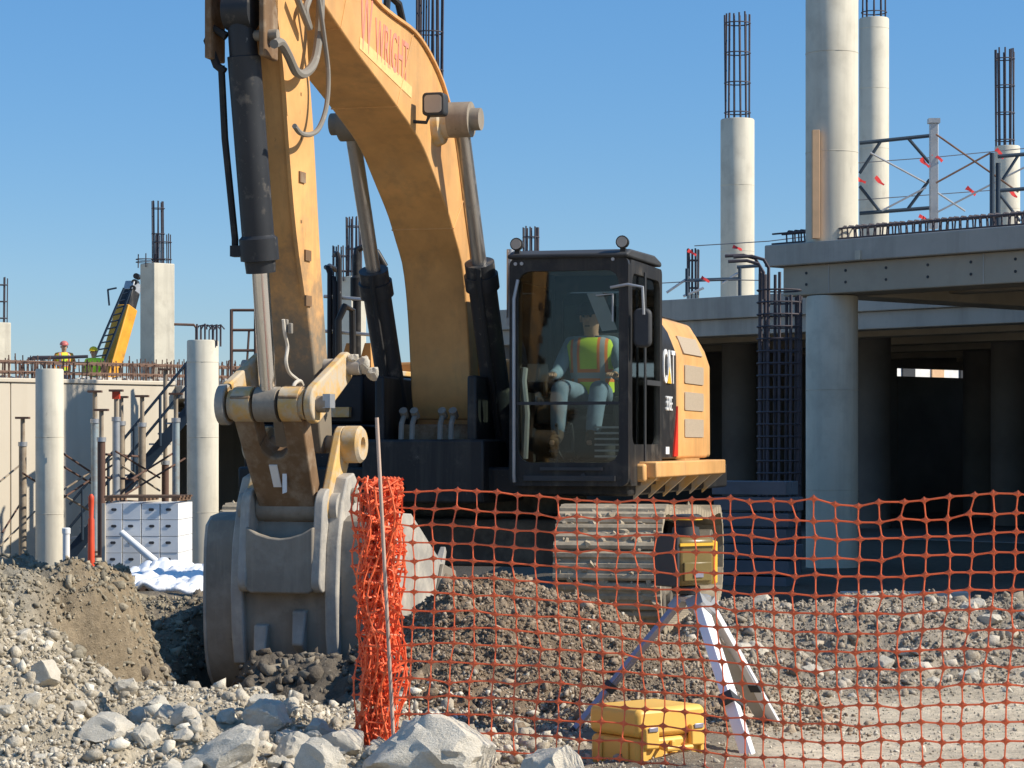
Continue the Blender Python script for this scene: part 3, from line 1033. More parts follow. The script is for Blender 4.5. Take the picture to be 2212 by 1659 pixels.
bars(sf, 'rail', [((1857, 309), (2010, 293)), ((1857, 461), (2010, 449))], 30.6, .024, M_['scaf'])
bars(sf, 'diagonal', [((1902, 306), (1857, 374)), ((1962, 299), (2008, 352)), ((1857, 402), (1900, 456)), ((2008, 388), (1962, 450))], 30.6, .02, M_['scaf'])
sp = thing('shoring_post', D(2017, 494, 30.4), 0, 'grey square shoring post on the deck right of the blue frame', 'shoring post')
MB().box(-.05, .05, -.05, .05, 0, 1.30).build('tube', M_['galv'], sp, .006)
MB().box(-.07, .07, -.07, .07, 1.302, 1.36).build('head', M_['galv'], sp)
sf2 = thing('scaffold_frame', (0, 0, 0), 0, 'dark blue scaffold frame at the right edge of the picture', 'scaffold')
bars(sf2, 'post', [((2143, 330), (2143, 492)), ((2156, 352), (2156, 488))], 29.9, .03, M_['scaf'])
bars(sf2, 'rail', [((2156, 338), (2240, 331)), ((2156, 412), (2240, 406))], 29.9, .024, M_['scaf'])
bars(sf2, 'diagonal', [((2200, 335), (2166, 388)), ((2158, 418), (2204, 478))], 29.9, .018, M_['scaf'])
for k, seg in enumerate((((2022, 290), (2200, 415)), ((2022, 395), (2140, 330)), ((1880, 330), (2000, 395)), ((1905, 455), (2000, 405)), ((2025, 458), (2212, 362)), ((2025, 416), (2085, 456)))):
    o = thing('cross_brace', (0, 0, 0), 0, ['rust brown brace running down right from the grey post', 'brace rising right from the grey post', 'pale brace crossing the blue frame downward',
                                            'brace rising inside the blue frame', 'long low brace rising to the right edge', 'short pale brace below the grey post'][k], 'brace')
    bars(o, 'tube', [seg], 30.2, .012, M_['rebar_rust' if k in (0, 1) else 'galv'])
for k, pts in enumerate(([(1500, 531), (1660, 521), (1790, 505)], [(1782, 357), (2016, 340), (2240, 318)], [(1798, 436), (2240, 404)], [(1420, 612), (1560, 604), (1660, 606)])):
    mbx = MB().tube([D(a, b, 30.9 if k in (1, 2) else 38) for a, b in pts], .006 if k in (1, 2) else .008, 5)
    o = mbx.build('safety_cable', M_['cable'])
    tag(o, ['thin flagged cable running above the cab to the deck', 'upper safety cable crossing the pale columns', 'lower safety cable crossing the pale columns', 'low thin cable behind the lone column'][k], 'cable')
flags = [(1998, 352, 'upper flag left of the grey post'), (2026, 340, 'flag just right of the grey post'), (2098, 413, 'flag between grey post and right frame'),
         (2160, 332, 'upper flag on the right scaffold frame'), (2188, 418, 'lower flag on the right scaffold frame'), (1900, 391, 'flag in front of the second pale column'),
         (1858, 389, 'flag beside the edge of the thick column'), (1495, 546, 'flag on the short bar cluster'), (1593, 536, 'flag on the lone round column'),
         (1524, 604, 'flag on the rail behind the garage roof'), (1996, 472, 'low flag by the deck stirrups')]
for k, (x, y, lab) in enumerate(flags):
    near = x > 1800
    Yf = 30.35 if near else 37.9
    p = D(x, y, Yf)
    a = rr.uniform(-.9, -.3)
    s_ = .15
    d_ = Vector((math.cos(a), .25, math.sin(a)))
    u_ = Vector((-math.sin(a) * .6, .1, math.cos(a) * .6))
    mb = MB()
    n_ = 5
    vs = []
    for i in range(n_):
        t = i / (n_ - 1)
        q = p + d_ * s_ * (t - .5) + Vector((0, .03 * math.sin(5 * t + k), 0))
        wv = .06 * (1 - .5 * t) + .012 * math.sin(7 * t + k)
        for sg in (-1, 1):
            vs.append(q + u_ * wv * sg * .75 + Vector((0, .004, 0)))
            vs.append(q + u_ * wv * sg * .75 - Vector((0, .004, 0)))
    fs = []
    for i in range(n_ - 1):
        b = i * 4
        fs += [(b, b + 2, b + 6, b + 4), (b + 1, b + 5, b + 7, b + 3), (b, b + 4, b + 5, b + 1), (b + 2, b + 3, b + 7, b + 6)]
    fs += [(0, 1, 3, 2), (n_ * 4 - 4, n_ * 4 - 2, n_ * 4 - 1, n_ * 4 - 3)]
    mb.add(vs, fs)
    tag(mb.build('warning_flag', M_['flag']), 'small red warning ' + lab, 'flag', 'red warning flags')
o = thing('guard_frame', (0, 0, 0), 0, 'dark guard rail frame at the foot of the lone round column', 'guard rail')
bars(o, 'rail', [((1480, 606), (1600, 602)), ((1592, 577), (1640, 574)), ((1598, 578), (1598, 640)), ((1484, 580), (1484, 640))], 42, .03, M_['scaf'])
bars(o, 'brace', [((1440, 632), (1490, 598)), ((1560, 612), (1594, 590)), ((1476, 640), (1520, 622))], 42, .022, M_['galv'])

o = thing('timber_plank', D(1955, 1294, 24.0), 0, 'long pale plank lying before the shaded garage', 'plank')
o.location[2] = -.02
MB().box(-.62, .62, -.12, .12, -.05, .04).build('board', M_['plank'], o, .006)
o = thing('lumber_stack', (2.62, 26.5, -.1), -.45, 'stack of beams painted shade grey blue behind the track', 'lumber')
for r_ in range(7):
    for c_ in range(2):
        MB().box(-.42 + .02 * (r_ % 2), .42 + .03 * (r_ % 3), -.2 + c_ * .21, -.01 + c_ * .21, r_ * .17, r_ * .17 + .145).build('beam', M_['shade_beam'], o, .006)

# ------------------------------------------------------------------ retaining wall and shoring on the left
W0 = Vector((-8.75, 42.0, 0))
wl = thing('retaining_wall', W0, 0, 'sunlit cream concrete wall behind the shoring posts', 'wall')


def wslab(parent, name, t0, t1, d0, d1, z0, z1, m, bevel=.015):
    mb = MB()
    nrm = Vector((-.676, .737, 0)).normalized()
    c = e2 * (t0 + t1) / 2 + nrm * (d0 + d1) / 2
    mb.obox((c.x, c.y, (z0 + z1) / 2), (t1 - t0, d1 - d0, z1 - z0), e2, nrm, (0, 0, 1))
    return mb.build(name, m, parent, bevel)


wslab(wl, 'wall_panel', -9, 0.2, 0, .3, -1.2, 2.52, M_['wall'])
wslab(wl, 'wall_panel', .215, 3.6, 0, .3, -1.2, 2.52, M_['wall'])
wslab(wl, 'coping', -9, 3.6, -.03, .32, 2.525, 2.60, M_['wall'])
ld = thing('upper_deck', W0, 0, 'concrete deck level behind the sunlit wall, workers standing on it', 'deck')
wslab(ld, 'slab', 3.62, 11.5, -.2, 12, 2.28, 2.52, M_['concrete_deck'])
wslab(ld, 'slab', -9, 3.6, .34, 34, 2.2, 2.45, M_['concrete_deck'])
wslab(ld, 'slab', 3.62, 11.5, 12.02, 34, 2.2, 2.45, M_['concrete_deck'])
wslab(ld, 'wall', 3.62, 11.5, 7.5, 7.8, -1.2, 2.27, M_['concrete_deck'])
wslab(ld, 'wall', 11.2, 11.5, .2, 7.4, -1.2, 2.27, M_['concrete_deck'])
wslab(ld, 'wall', 3.3, 3.6, .35, 7.4, -1.2, 2.19, M_['concrete_deck'])

# stubs of rebar along the top of the wall
mb = MB()
nrm = Vector((-.676, .737, 0)).normalized()
for row in range(3):
    for k in range(190):
        t = -9 + 15.5 * (k + rr.random() * .9) / 190
        p = W0 + e2 * t + nrm * (.08 + row * .55 + rr.random() * .2)
        h_ = rr.uniform(.28, .46)
        mb.cyl((p.x, p.y, 2.44), (p.x + rr.uniform(-.03, .03), p.y, 2.58 + h_), .013, n=4)
    for z in (2.72, 2.9):
        a_, b_ = W0 + e2 * -9 + nrm * (.1 + row * .55), W0 + e2 * 6.5 + nrm * (.1 + row * .55)
        mb.cyl((a_.x, a_.y, z), (b_.x, b_.y, z), .013, n=4)
tag(mb.build('rebar_mat', M_['rebar_rust']), 'dense thicket of rusty rebar stubs along the wall top', 'rebar', kind='stuff')
mb = MB()
rs_ = np.random.default_rng(4)
for k in range(700):
    t = rs_.uniform(-9, 6.2)
    p = W0 + e2 * t + nrm * rs_.uniform(.4, 3.0)
    w_ = rs_.uniform(.04, .14)
    mb.obox((p.x, p.y, 2.50 + w_ * .5), (w_ * 2, w_, w_ * 1.4), (math.cos(k), math.sin(k), .2))
tag(mb.build('deck_debris', M_['plank']), 'pale debris and blocks lying among the rebar stubs', 'debris', kind='stuff')


def shore(x, yh, ybase, Y, m, label, ysplit, tilt=0, red=False):
    p = D(x, ybase, Y)
    o = thing('shoring_post', (p.x, Y, p.z), 0, label, 'shoring post', 'shoring posts before the wall')
    o.rotation_euler[1] = tilt
    h1 = (ybase - ysplit) / FP * Y
    h2 = (ybase - yh) / FP * Y
    MB().cyl((0, 0, 0), (0, 0, h1), .062, n=12).build('outer_tube', M_[m], o)
    MB().cyl((0, 0, h1), (0, 0, h2), .036, n=10).build('inner_tube', M_['shore'], o)
    MB().box(-.11, .11, -.08, .08, h2, h2 + .035).build('head_plate', M_['brownsteel'], o)
    MB().cyl((0, 0, h1 - .03), (0, 0, h1 + .04), .075, n=12).build('collar', M_['galv'], o)
    MB().box(-.1, .1, -.1, .1, -.03, 0).build('base_plate', M_['brownsteel'], o)
    if red:
        MB().box(-.06, .06, -.05, .05, h2 - .12, h2 - .002).build('red_head', M_['orange_pipe'], o)
    return o


shore(49, 905, 1200, 40, 'shore', 'brown shoring post left of the round column with tilted head', 960)
shore(205, 848, 1190, 39.5, 'shore_blue', 'pale blue shoring post with flat head right of the round column', 910)
shore(219, 888, 1200, 38.5, 'brownsteel', 'dark shoring post with a tilted head plate', 950)
shore(251, 846, 1190, 39.8, 'galv', 'grey shoring post with a rusty red head', 906, red=True)
shore(262, 860, 1190, 41, 'shore', 'thin tan shoring post right behind the red-headed one', 915)
shore(307, 858, 1180, 41, 'shore', 'tan shoring post in front of the stair', 918)
shore(380, 853, 1220, 40.5, 'shore_blue', 'pale blue shoring post nearest the round column by the bucket', 908)
shore(357, 800, 1220, 42, 'brownsteel', 'slim brown post rising above the stair', 1000)
br = [((0, 1040), (49, 1000)), ((49, 1022), (77, 1040)), ((5, 1150), (49, 1080)), ((0, 1180), (75, 1105)), ((137, 980), (200, 1022)), ((137, 1008), (200, 1046)),
      ((137, 1058), (250, 985)), ((137, 1075), (250, 1000)), ((250, 975), (345, 1032)), ((262, 1005), (345, 1060)), ((252, 1080), (400, 990)), ((285, 1035), (385, 972)),
      ((137, 1070), (205, 1110)), ((205, 1120), (300, 1030))]
for k, seg in enumerate(br):
    o = thing('cross_brace', (0, 0, 0), 0, 'thin cross brace tying the shoring posts before the wall', 'brace', 'cross braces of the shoring')
    MB().cyl(D(*seg[0], 39.6), D(*seg[1], 40.6), .017, n=6).build('tube', M_['brownsteel' if k % 3 else 'shore'], o)
for k in range(3):
    o = thing('ledger_frame', (0, 0, 0), 0, ['upper', 'middle', 'lower'][k] + ' dark ledger of the shoring tower behind the cartons', 'scaffold')
    y = (980, 1030, 1078)[k]
    MB().cyl(D(205, y, 39.5), D(300, y + 6, 41), .02, n=6).build('tube', M_['brownsteel'], o)

# stair
sr = thing('site_stair', (0, 0, 0), 0, 'dark steel stair rising to the right in front of the wall', 'stair')
for k, (dx, dy, w_, Yq) in enumerate(((0, 0, .22, 41.5), (0, 0, .22, 42.4))):
    MB().beam(D(150, 1200, Yq), D(430, 862, Yq), .05, .2).build('stringer', M_['scaf'], sr)
for k in range(15):
    t = (k + .5) / 15
    x, y = 150 + 280 * t, 1196 - 338 * t
    a_, b_ = D(x, y, 41.5), D(x, y, 42.4)
    c_ = (a_ + b_) / 2
    MB().box(c_.x - .13, c_.x + .13, 41.53, 42.37, a_.z - .015, a_.z + .015).build('tread', M_['galv'], sr)
for off in (60, 110):
    MB().cyl(D(150, 1200 - off, 41.45), D(430, 862 - off, 41.45), .025, n=8).build('handrail', M_['scaf'], sr)
for k in range(5):
    t = (k + .5) / 5
    x, y = 150 + 280 * t, 1200 - 338 * t
    MB().cyl(D(x, y, 41.45), D(x, y - 112, 41.45), .025, n=8).build('baluster', M_['scaf'], sr)

# ladder frame behind the stick
lf = thing('access_ladder', (0, 0, 0), 0, 'brown ladder frame standing on the deck edge left of the stick', 'ladder')
bars(lf, 'post', [((500, 668), (500, 842)), ((552, 668), (552, 842))], 43.5, .03, M_['brownsteel'])
bars(lf, 'rung', [((500, 670), (552, 670)), ((500, 713), (552, 713)), ((500, 757), (552, 757)), ((500, 800), (552, 800))], 43.5, .025, M_['brownsteel'])
bars(lf, 'brace', [((538, 713), (530, 842))], 43.5, .02, M_['brownsteel'])

# cartons
Yb = 34.5
cb = D(222, 1266, Yb)
rzb = -.05
bw, bh = .262, .262
pl = thing('pallet', (cb.x + .02, Yb, cb.z - .13), rzb, 'wooden pallet under the white cartons', 'pallet')
for k in range(5):
    MB().box(0, 1.08, .05 + k * .25, .17 + k * .25, .09, .125).build('board', M_['pallet'], pl)
for k in range(3):
    MB().box(.02 + k * .47, .10 + k * .47, .05, 1.17, 0, .088).build('bearer', M_['pallet'], pl)
bme = MB().box(-.125, .125, -.55, .55, 0, .226).mesh('carton')
bme.materials.append(M_['carton'])
hme = MB().prism(rrect(-.038, .038, -.019, .019, .018, 4), 'y', -.004, .004).mesh('hand_hole')
hme.materials.append(M_['carton_hole'])
for r_ in range(5):
    for c_ in range(4):
        o = thing('carton', (cb.x + .16 + c_ * .264, Yb + .62 + rr.uniform(-.006, .006), cb.z + r_ * .233), rzb,
                  'white carton, %s row, %s, in the wrapped stack' % (('bottom', 'second lowest', 'middle', 'second highest', 'top')[r_], ('leftmost', 'second from left', 'third from left', 'rightmost')[c_]), 'carton', 'white cartons stacked on the pallet')
        share('body', bme, o)
        if not (r_ == 4 and c_ == 1):
            share('hand_hole', hme, o, (rr.uniform(-.02, .02), -.553, .14))
o = thing('carton_side_sheet', (cb.x, Yb, cb.z), rzb, 'tan cardboard sheet along the side of the carton stack', 'cardboard')
MB().box(-.02, .025, .02, 1.2, 0, 1.16).build('sheet', M_['cardboard'], o)
o = thing('top_pallet', (cb.x, Yb, cb.z + 1.19), rzb, 'dark broken pallet resting on top of the cartons', 'pallet')
for k in range(4):
    MB().box(0, 1.08, .08 + k * .28, .20 + k * .28, .045, .075).build('board', M_['pallet'], o)
for k in range(3):
    MB().box(.02 + k * .47, .10 + k * .47, .06, 1.15, 0, .043).build('bearer', M_['pallet'], o)
o = thing('white_tube', (0, 0, 0), 0, 'white cardboard tube leaning diagonally against the cartons', 'tube')
MB().cyl(D(262, 1150, Yb - .05), D(352, 1228, Yb - .25), .045, .06, 14).build('tube', M_['carton'], o)
# plastic sheet on the ground
V, F_ = [], []
nx_, ny_ = 70, 40
pa_, pb_ = D(235, 1275, 31.5), D(480, 1275, 31.5)
for j in range(ny_):
    for i in range(nx_):
        u, v = i / (nx_ - 1), j / (ny_ - 1)
        x = pa_.x + (pb_.x - pa_.x) * u
        y = 29.6 + 3.6 * v
        z = Hf(x, y) + .28 + .12 * float(fbm(np.array([x * 2.2]), np.array([y * 2.2]), 4)[0]) + .10 * v - .08 * (abs(u - .5) * 2) ** 6 + .10 * abs(float(fbm(np.array([x * 7.0]), np.array([y * 5.0]), 3)[0]))
        V.append((x, y, z))
for j in range(ny_ - 1):
    for i in range(nx_ - 1):
        a = j * nx_ + i
        F_.append((a, a + 1, a + nx_ + 1, a + nx_))
o = MB().add(V, F_).build('plastic_sheet', M_['sheet'])
so = o.modifiers.new('thick', 'SOLIDIFY')
so.thickness = .05
tag(o, 'crumpled bright white plastic sheet on the ground before the cartons', 'plastic sheet')
o = thing('delineator_post', D(197, 1165, 37.5), 0, 'bright orange red plastic post left of the cartons', 'post')
MB().lathe((0, 0, -.65), (0, 0, 1), [(0, .14), (.05, .13), (.06, .055), (.95, .048), (.98, .035), (1.25, .045), (1.30, .045), (1.34, .02)], 16).build('tube', M_['orange_pipe'], o)
o = thing('capped_pipe', D(143, 1205, 37.5), 0, 'short white capped pipe beside the round column', 'pipe')
MB().lathe((0, 0, -.25), (0, 0, 1), [(0, .055), (.62, .055), (.62, .065), (.70, .065), (.71, .05)], 16).build('tube', M_['white'], o)

# crane
cr = thing('mobile_crane', (0, 0, 0), 0, 'far yellow telescopic crane boom with folded lattice jib', 'crane')
Yk = 74
A, B = D(236, 800, Yk), D(289, 612, Yk + 1)
base = A + (A - B) * 1.55
MB().beam(base, A + (B - A) * .72, .50, .46).build('boom_base', M_['crane'], cr, .03)
MB().beam(A + (B - A) * .70, A + (B - A) * .90, .40, .38).build('boom_section', M_['black'], cr, .02)
MB().beam(A + (B - A) * .9, B, .36, .4).build('boom_head', M_['galv'], cr, .02)
for k in range(3):
    p = A + (B - A) * (.92 + .07 * k)
    MB().cyl(p + Vector((.06, -.24, .05)), p + Vector((.06, .24, .05)), .09, n=14).build('sheave', M_['black'], cr)
C0, C1 = D(192, 800, Yk - .3), D(268, 622, Yk - .3)
for off in (Vector((0, 0, 0)), Vector((.33, 0, -.12))):
    MB().cyl(C0 + off, C1 + off * .6, .04, n=6).build('jib_chord', M_['scaf'], cr)
for k in range(12):
    t0, t1 = k / 12, (k + .8) / 12
    q0 = C0 + (C1 - C0) * t0
    q1 = C0 + (C1 - C0) * t1 + Vector((.33, 0, -.12)) * (1 - .4 * t1)
    MB().cyl(q0, q1, .024, n=5).build('jib_lacing', M_['scaf'], cr)
MB().beam(D(232, 626, Yk), D(252, 622, Yk), .05, .05).build('platform_rail', M_['scaf'], cr)
MB().beam(D(233, 626, Yk), D(236, 660, Yk), .05, .05).build('platform_rail', M_['scaf'], cr)
MB().box(base.x - 2.5, base.x + 3.5, Yk - 1.3, Yk + 1.3, -1.0, base.z + .25).build('carrier', M_['crane'], cr, .05)

# ------------------------------------------------------------------ excavator
PHI = math.radians(15)
sP, cP = math.sin(PHI), math.cos(PHI)
OX, OY = -.211, 21.064
EX = thing('excavator', (OX, OY, 0), -(math.pi / 2 + PHI), 'large yellow excavator with curved boom, black cab and digging bucket', 'excavator')


def My(x, y, ym):
    a, b = (x - CX) / FP, (HY - y) / FP
    xm = (a * (OY - sP * ym) - OX - cP * ym) / (a * cP - sP)
    return xm, HC + b * (OY - cP * xm - sP * ym)


def Mx(x, y, xm):
    a, b = (x - CX) / FP, (HY - y) / FP
    ym = (a * (OY - cP * xm) - OX + sP * xm) / (cP + a * sP)
    return ym, HC + b * (OY - cP * xm - sP * ym)


def part(mb, name, m, parent=None, bevel=0):
    return mb.build(name, M_[m] if isinstance(m, str) else m, parent or EX, bevel)


# --- tracks
def track_loop(n, L0=-2.62, L1=2.62, r1=.475, r0=.42):
    """stadium loop, front idler larger than rear sprocket; returns points with tangents"""
    c1, c0 = (L1 - r1, r1 + .03), (L0 + r0, r0 + .03)
    pts = []
    N = 400
    for k in range(N):
        t = math.pi / 2 - math.pi * k / N
        pts.append((c1[0] + r1 * math.cos(t), c1[1] + r1 * math.sin(t)))
    for k in range(N):
        u = k / N
        pts.append((c1[0] + (c0[0] - c1[0]) * u, .03))
    for k in range(N):
        t = -math.pi / 2 - math.pi * k / N
        pts.append((c0[0] + r0 * math.cos(t), c0[1] + r0 * math.sin(t)))
    for k in range(N):
        u = k / N
        z0, z1 = c0[1] + r0, c1[1] + r1
        sag = -.05 * math.sin(math.pi * ((u * 2) % 1)) ** 2
        pts.append((c0[0] + (c1[0] - c0[0]) * u, z0 + (z1 - z0) * u + sag))
    P = np.array(pts)
    d = np.linalg.norm(np.roll(P, -1, 0) - P, axis=1)
    s_ = np.concatenate([[0], np.cumsum(d)])
    tot = s_[-1]
    Pc = np.vstack([P, P[:1]])
    out = []
    for k in range(n):
        q = tot * k / n
        x, z = np.interp(q, s_, Pc[:, 0]), np.interp(q, s_, Pc[:, 1])
        x2, z2 = np.interp((q + .01) % tot, s_, Pc[:, 0]), np.interp((q + .01) % tot, s_, Pc[:, 1])
        out.append((x, z, math.atan2(z2 - z, x2 - x)))
    return out, P, tot


TW = .80
pad_mb = MB()
# local: x along track, y across, z outward
pad_mb.box(-.106, .106, -TW / 2, TW / 2, -.05, .008)
for gx in (-.078, .0, .078):
    pad_mb.add([(gx - .030, -TW / 2, .006), (gx + .030, -TW / 2, .006), (gx + .014, -TW / 2, .026), (gx - .014, -TW / 2, .026),
                (gx - .030, TW / 2, .006), (gx + .030, TW / 2, .006), (gx + .014, TW / 2, .026), (gx - .014, TW / 2, .026)],
               [(0, 1, 2, 3), (7, 6, 5, 4), (3, 2, 6, 7), (1, 5, 6, 2), (0, 3, 7, 4)])
pad_me = pad_mb.mesh('track_pad')
pad_me.materials.append(M_['track'])
TROT = math.radians(5)
for yc in (1.40, -1.24):
    trk = MB().box(-1.9, 1.85, -.24, .24, .22, .62)
    tr_o = trk.build('track', M_['trackdark'], EX, .03)
    tr_o.rotation_euler[2] = TROT
    c_, s_ = math.cos(TROT), math.sin(TROT)
    tr_o.location = (-s_ * yc + .05, c_ * yc, 0)
    loop, LP, tot = track_loop(50)
    for (x, z, a) in loop:
        share('track_pad', pad_me, tr_o, (x, 0, z), (0, -a, 0)).rotation_euler = (0, -a + math.pi * 0, 0)
    MB().cyl((2.145, -.13, .505), (2.145, .13, .505), .41, n=28).cyl((2.145, -.2, .505), (2.145, .2, .505), .16, n=20).build('idler', M_['trackdark'], tr_o, .01)
    MB().cyl((-2.20, -.06, .45), (-2.20, .06, .45), .37, n=24).cyl((-2.20, -.25, .45), (-2.20, .33, .45), .22, n=20).build('sprocket', M_['trackdark'], tr_o, .01)
    for k in range(7):
        MB().cyl((-1.5 + k * .5, -.25, .17), (-1.5 + k * .5, .25, .17), .10, n=14).build('roller', M_['trackdark'], tr_o)
    for sy in (-.11, .11):
        pth = [(x * .985, sy, z * .90 + .048) for x, z in LP[::10]]
        MB().tube(pth + pth[:1], .05, 6, False).build('chain', M_['trackdark'], tr_o)
part(MB().box(-1.3, 1.3, -1.1, 1.1, .48, .86).cyl((0, 0, .86), (0, 0, 1.06), .85, n=36), 'car_body', 'trackdark', None, .03)

def caked(parent, name, pts, seed, lo_s, hi_s, m):
    r = np.random.default_rng(seed)
    mb = MB()
    tv = [rock_mesh('t', seed + k, 1, 4, .12, .5, .4) for k in range(4)]
    for p in pts:
        V, F_ = tv[r.integers(0, 4)]
        sc_ = r.uniform(lo_s, hi_s) * r.uniform(.6, 1.2, 3)
        R_ = rotmats(1, r)[0]
        mb.add(((V @ R_.T) * sc_ + np.array(p)).tolist(), F_)
    o_ = mb.build(name, m, parent, smooth=False)
    o_['kind'] = 'stuff'
    return o_


_lp, _LP, _t = track_loop(50)
_q = np.random.default_rng(77)
for tr_o in [o for o in EX.children if o.name.split('.')[0] == 'track']:
    pts = []
    for k in range(520):
        i = int(_q.integers(0, 700)) if k % 3 else int(_q.integers(1250, 1600))
        x, z = _LP[i % len(_LP)]
        pts.append((x + .01 * (1 if x > 2 else 0), _q.uniform(-.39, .39), z))
    caked(tr_o, 'caked_mud', pts, 400, .012, .040, M_['track_mud'])

# --- upper structure
part(MB().box(-2.6, 1.75, -1.6, 1.62, 1.06, 1.28).box(-1.0, 1.9, -.5, .5, 1.0, 1.5), 'swing_platform', 'black', None, .02)
cw = [(-1.9, 1.34), (-1.9, -1.34), (-2.9, -1.30), (-3.3, -1.05), (-3.55, -.6), (-3.62, 0), (-3.55, .6), (-3.3, 1.05), (-2.9, 1.30)]
part(MB().prism(cw, 'z', 1.12, 2.25), 'counterweight', 'yellow', None, .08)
# engine house with bulging side panel (cross-section seen on the sunlit side)
sec = [(1.665, 1.34), (1.66, 2.20), (1.61, 2.34), (1.50, 2.52), (1.30, 2.58), (.80, 2.58), (.70, 2.20), (-1.30, 2.16), (-1.50, 2.05), (-1.55, 1.34)]
part(MB().prism(sec, 'x', -1.35, .02), 'engine_hood', 'yellow', None, .025)
sec2 = [(p[0] * .955 if p[0] > 0 else p[0], p[1] - .03 if p[1] > 2 else p[1]) for p in sec]
part(MB().prism(sec2, 'x', -1.9, -1.352), 'rear_hood', 'yellow', None, .03)
rim = [(q[0] + .012 if q[0] > 1.2 else q[0], q[1] + (.012 if q[1] > 2 else 0)) for q in sec]
eh = [o for o in EX.children if o.name.startswith('engine_hood')][0]
for z0, z1, tl in ((1.56, 1.76, 0), (1.84, 2.05, 0), (2.12, 2.19, 0)):
    pass
for zc in (1.60, 1.83, 2.06):
    MB().prism(rrect(-1.12, -.26, zc - .078, zc + .078, .02, 2), 'y', 1.655, 1.672).build('louvre', M_['grille'], EX)
# topmost louvre on the sloping shoulder
sl = MB()
sl.add([(-1.12, 1.664, 2.235), (-.26, 1.664, 2.235), (-.26, 1.60, 2.385), (-1.12, 1.60, 2.385),
        (-1.12, 1.62, 2.22), (-.26, 1.62, 2.22), (-.26, 1.56, 2.37), (-1.12, 1.56, 2.37)],
       [(0, 1, 2, 3), (7, 6, 5, 4), (0, 4, 5, 1), (1, 5, 6, 2), (2, 6, 7, 3), (3, 7, 4, 0)])
sl.build('louvre', M_['grille'], EX)
# black panel behind the cab with the marks
sec3 = [(1.655, 1.34), (1.652, 2.22), (1.58, 2.40), (1.44, 2.60), (1.20, 2.70), (.74, 2.70), (.74, 1.34)]
bp = part(MB().prism(sec3, 'x', .025, .66), 'side_panel', 'black', None, .015)
part(MB().add([(.03, 1.668, 1.36), (.20, 1.668, 1.36), (.03, 1.668, 1.78), (.03, 1.60, 1.36), (.20, 1.60, 1.36), (.03, 1.60, 1.78)],
              [(0, 1, 2), (5, 4, 3), (0, 3, 4, 1), (1, 4, 5, 2), (2, 5, 3, 0)]), 'red_stripe', 'red')
part(MB().box(-1.9, -.05, .82, 1.28, 2.585, 2.60), 'hood_top', 'black')
hump = [(.68, 2.70), (.2, 2.74), (-.25, 2.62), (-.35, 2.585), (.68, 2.585)]
part(MB().prism(hump, 'y', .78, 1.32), 'air_intake', 'dark', None, .03)

_font_objs = []


def lettering(body, size, origin, xdir, updir, m, parent, name, depth=.003, shear=0, xs=1.0):
    cu = bpy.data.curves.new('t', 'FONT')
    cu.body = body
    cu.size = size
    cu.extrude = depth
    cu.shear = shear
    cu.resolution_u = 3
    ob = bpy.data.objects.new('t', cu)
    COL.objects.link(ob)
    dg = bpy.context.evaluated_depsgraph_get()
    me = bpy.data.meshes.new_from_object(ob.evaluated_get(dg))
    bpy.data.objects.remove(ob)
    X = Vector(xdir).normalized()
    U = Vector(updir).normalized()
    N = X.cross(U).normalized()
    mt = Matrix((X * xs, U, N)).transposed().to_4x4()
    mt.translation = Vector(origin)
    me.transform(mt)
    me.materials.clear()
    me.materials.append(m)
    o = bpy.data.objects.new(name, me)
    COL.objects.link(o)
    o.parent = parent
    return o


lettering('CAT', .40, (.625, 1.659, 1.965), (-1, 0, 0), (0, 0, 1), M_['white'], bp, 'maker_lettering', .006, 0, .62)
MB().add([(.30, 1.667, 1.963), (.46, 1.667, 1.963), (.38, 1.667, 2.10), (.30, 1.66, 1.963), (.46, 1.66, 1.963), (.38, 1.66, 2.10)],
         [(0, 1, 2), (5, 4, 3), (0, 3, 4, 1), (1, 4, 5, 2), (2, 5, 3, 0)]).build('maker_triangle', M_['logo_yellow'], bp)
lettering('336E', .17, (.50, 1.659, 1.74), (-1, 0, 0), (0, 0, 1), M_['white'], bp, 'model_lettering', .006, 0, .75)
MB().box(.36, .50, 1.654, 1.660, 1.38, 1.44).build('warning_decal', M_['white'], bp)

# walkway
wk = part(MB().box(-1.5, 1.55, 1.62, 1.80, 1.20, 1.325), 'walkway', 'yellow', None, .012)
for k in range(6):
    x = -1.45 + k * .58
    MB().prism([(1.60, 1.199), (1.79, 1.199), (1.60, 1.03)], 'x', x, x + .05).build('bracket', M_['yellow_worn'], wk)
part(MB().box(1.0, 1.62, 1.56, 1.72, 1.17, 1.31), 'step_corner', 'yellow', None, .02)

# right front body: tool box, steps, handrails
part(MB().box(.55, 1.62, -1.6, -.60, 1.20, 1.62).box(.0, 1.50, -1.58, -.62, 1.625, 2.03), 'tool_box', 'black_mud', None, .025)
part(MB().box(-.02, 1.54, -1.60, -.60, 2.035, 2.08), 'tool_box_lid', 'yellow_worn', None, .01)
part(MB().box(1.50, 1.56, -1.35, -.72, 1.68, 1.76), 'grab_bar', 'yellow_worn')
part(MB().box(1.62, 1.64, -1.2, -.68, 1.10, 1.19), 'number_plate', 'yellow_worn')
for (xx, yy, zt) in ((1.3, -1.25, 2.95), (.95, -1.28, 3.02), (.3, -1.3, 2.98)):
    part(MB().tube([(xx, yy, 2.0), (xx, yy, zt - .08), (xx, yy - .03, zt), (xx - .1, yy - .06, zt + .02), (xx - .25, yy - .06, zt)], .024, 8), 'handrail', 'black')
ye, zE = Mx(771, 545, .3)
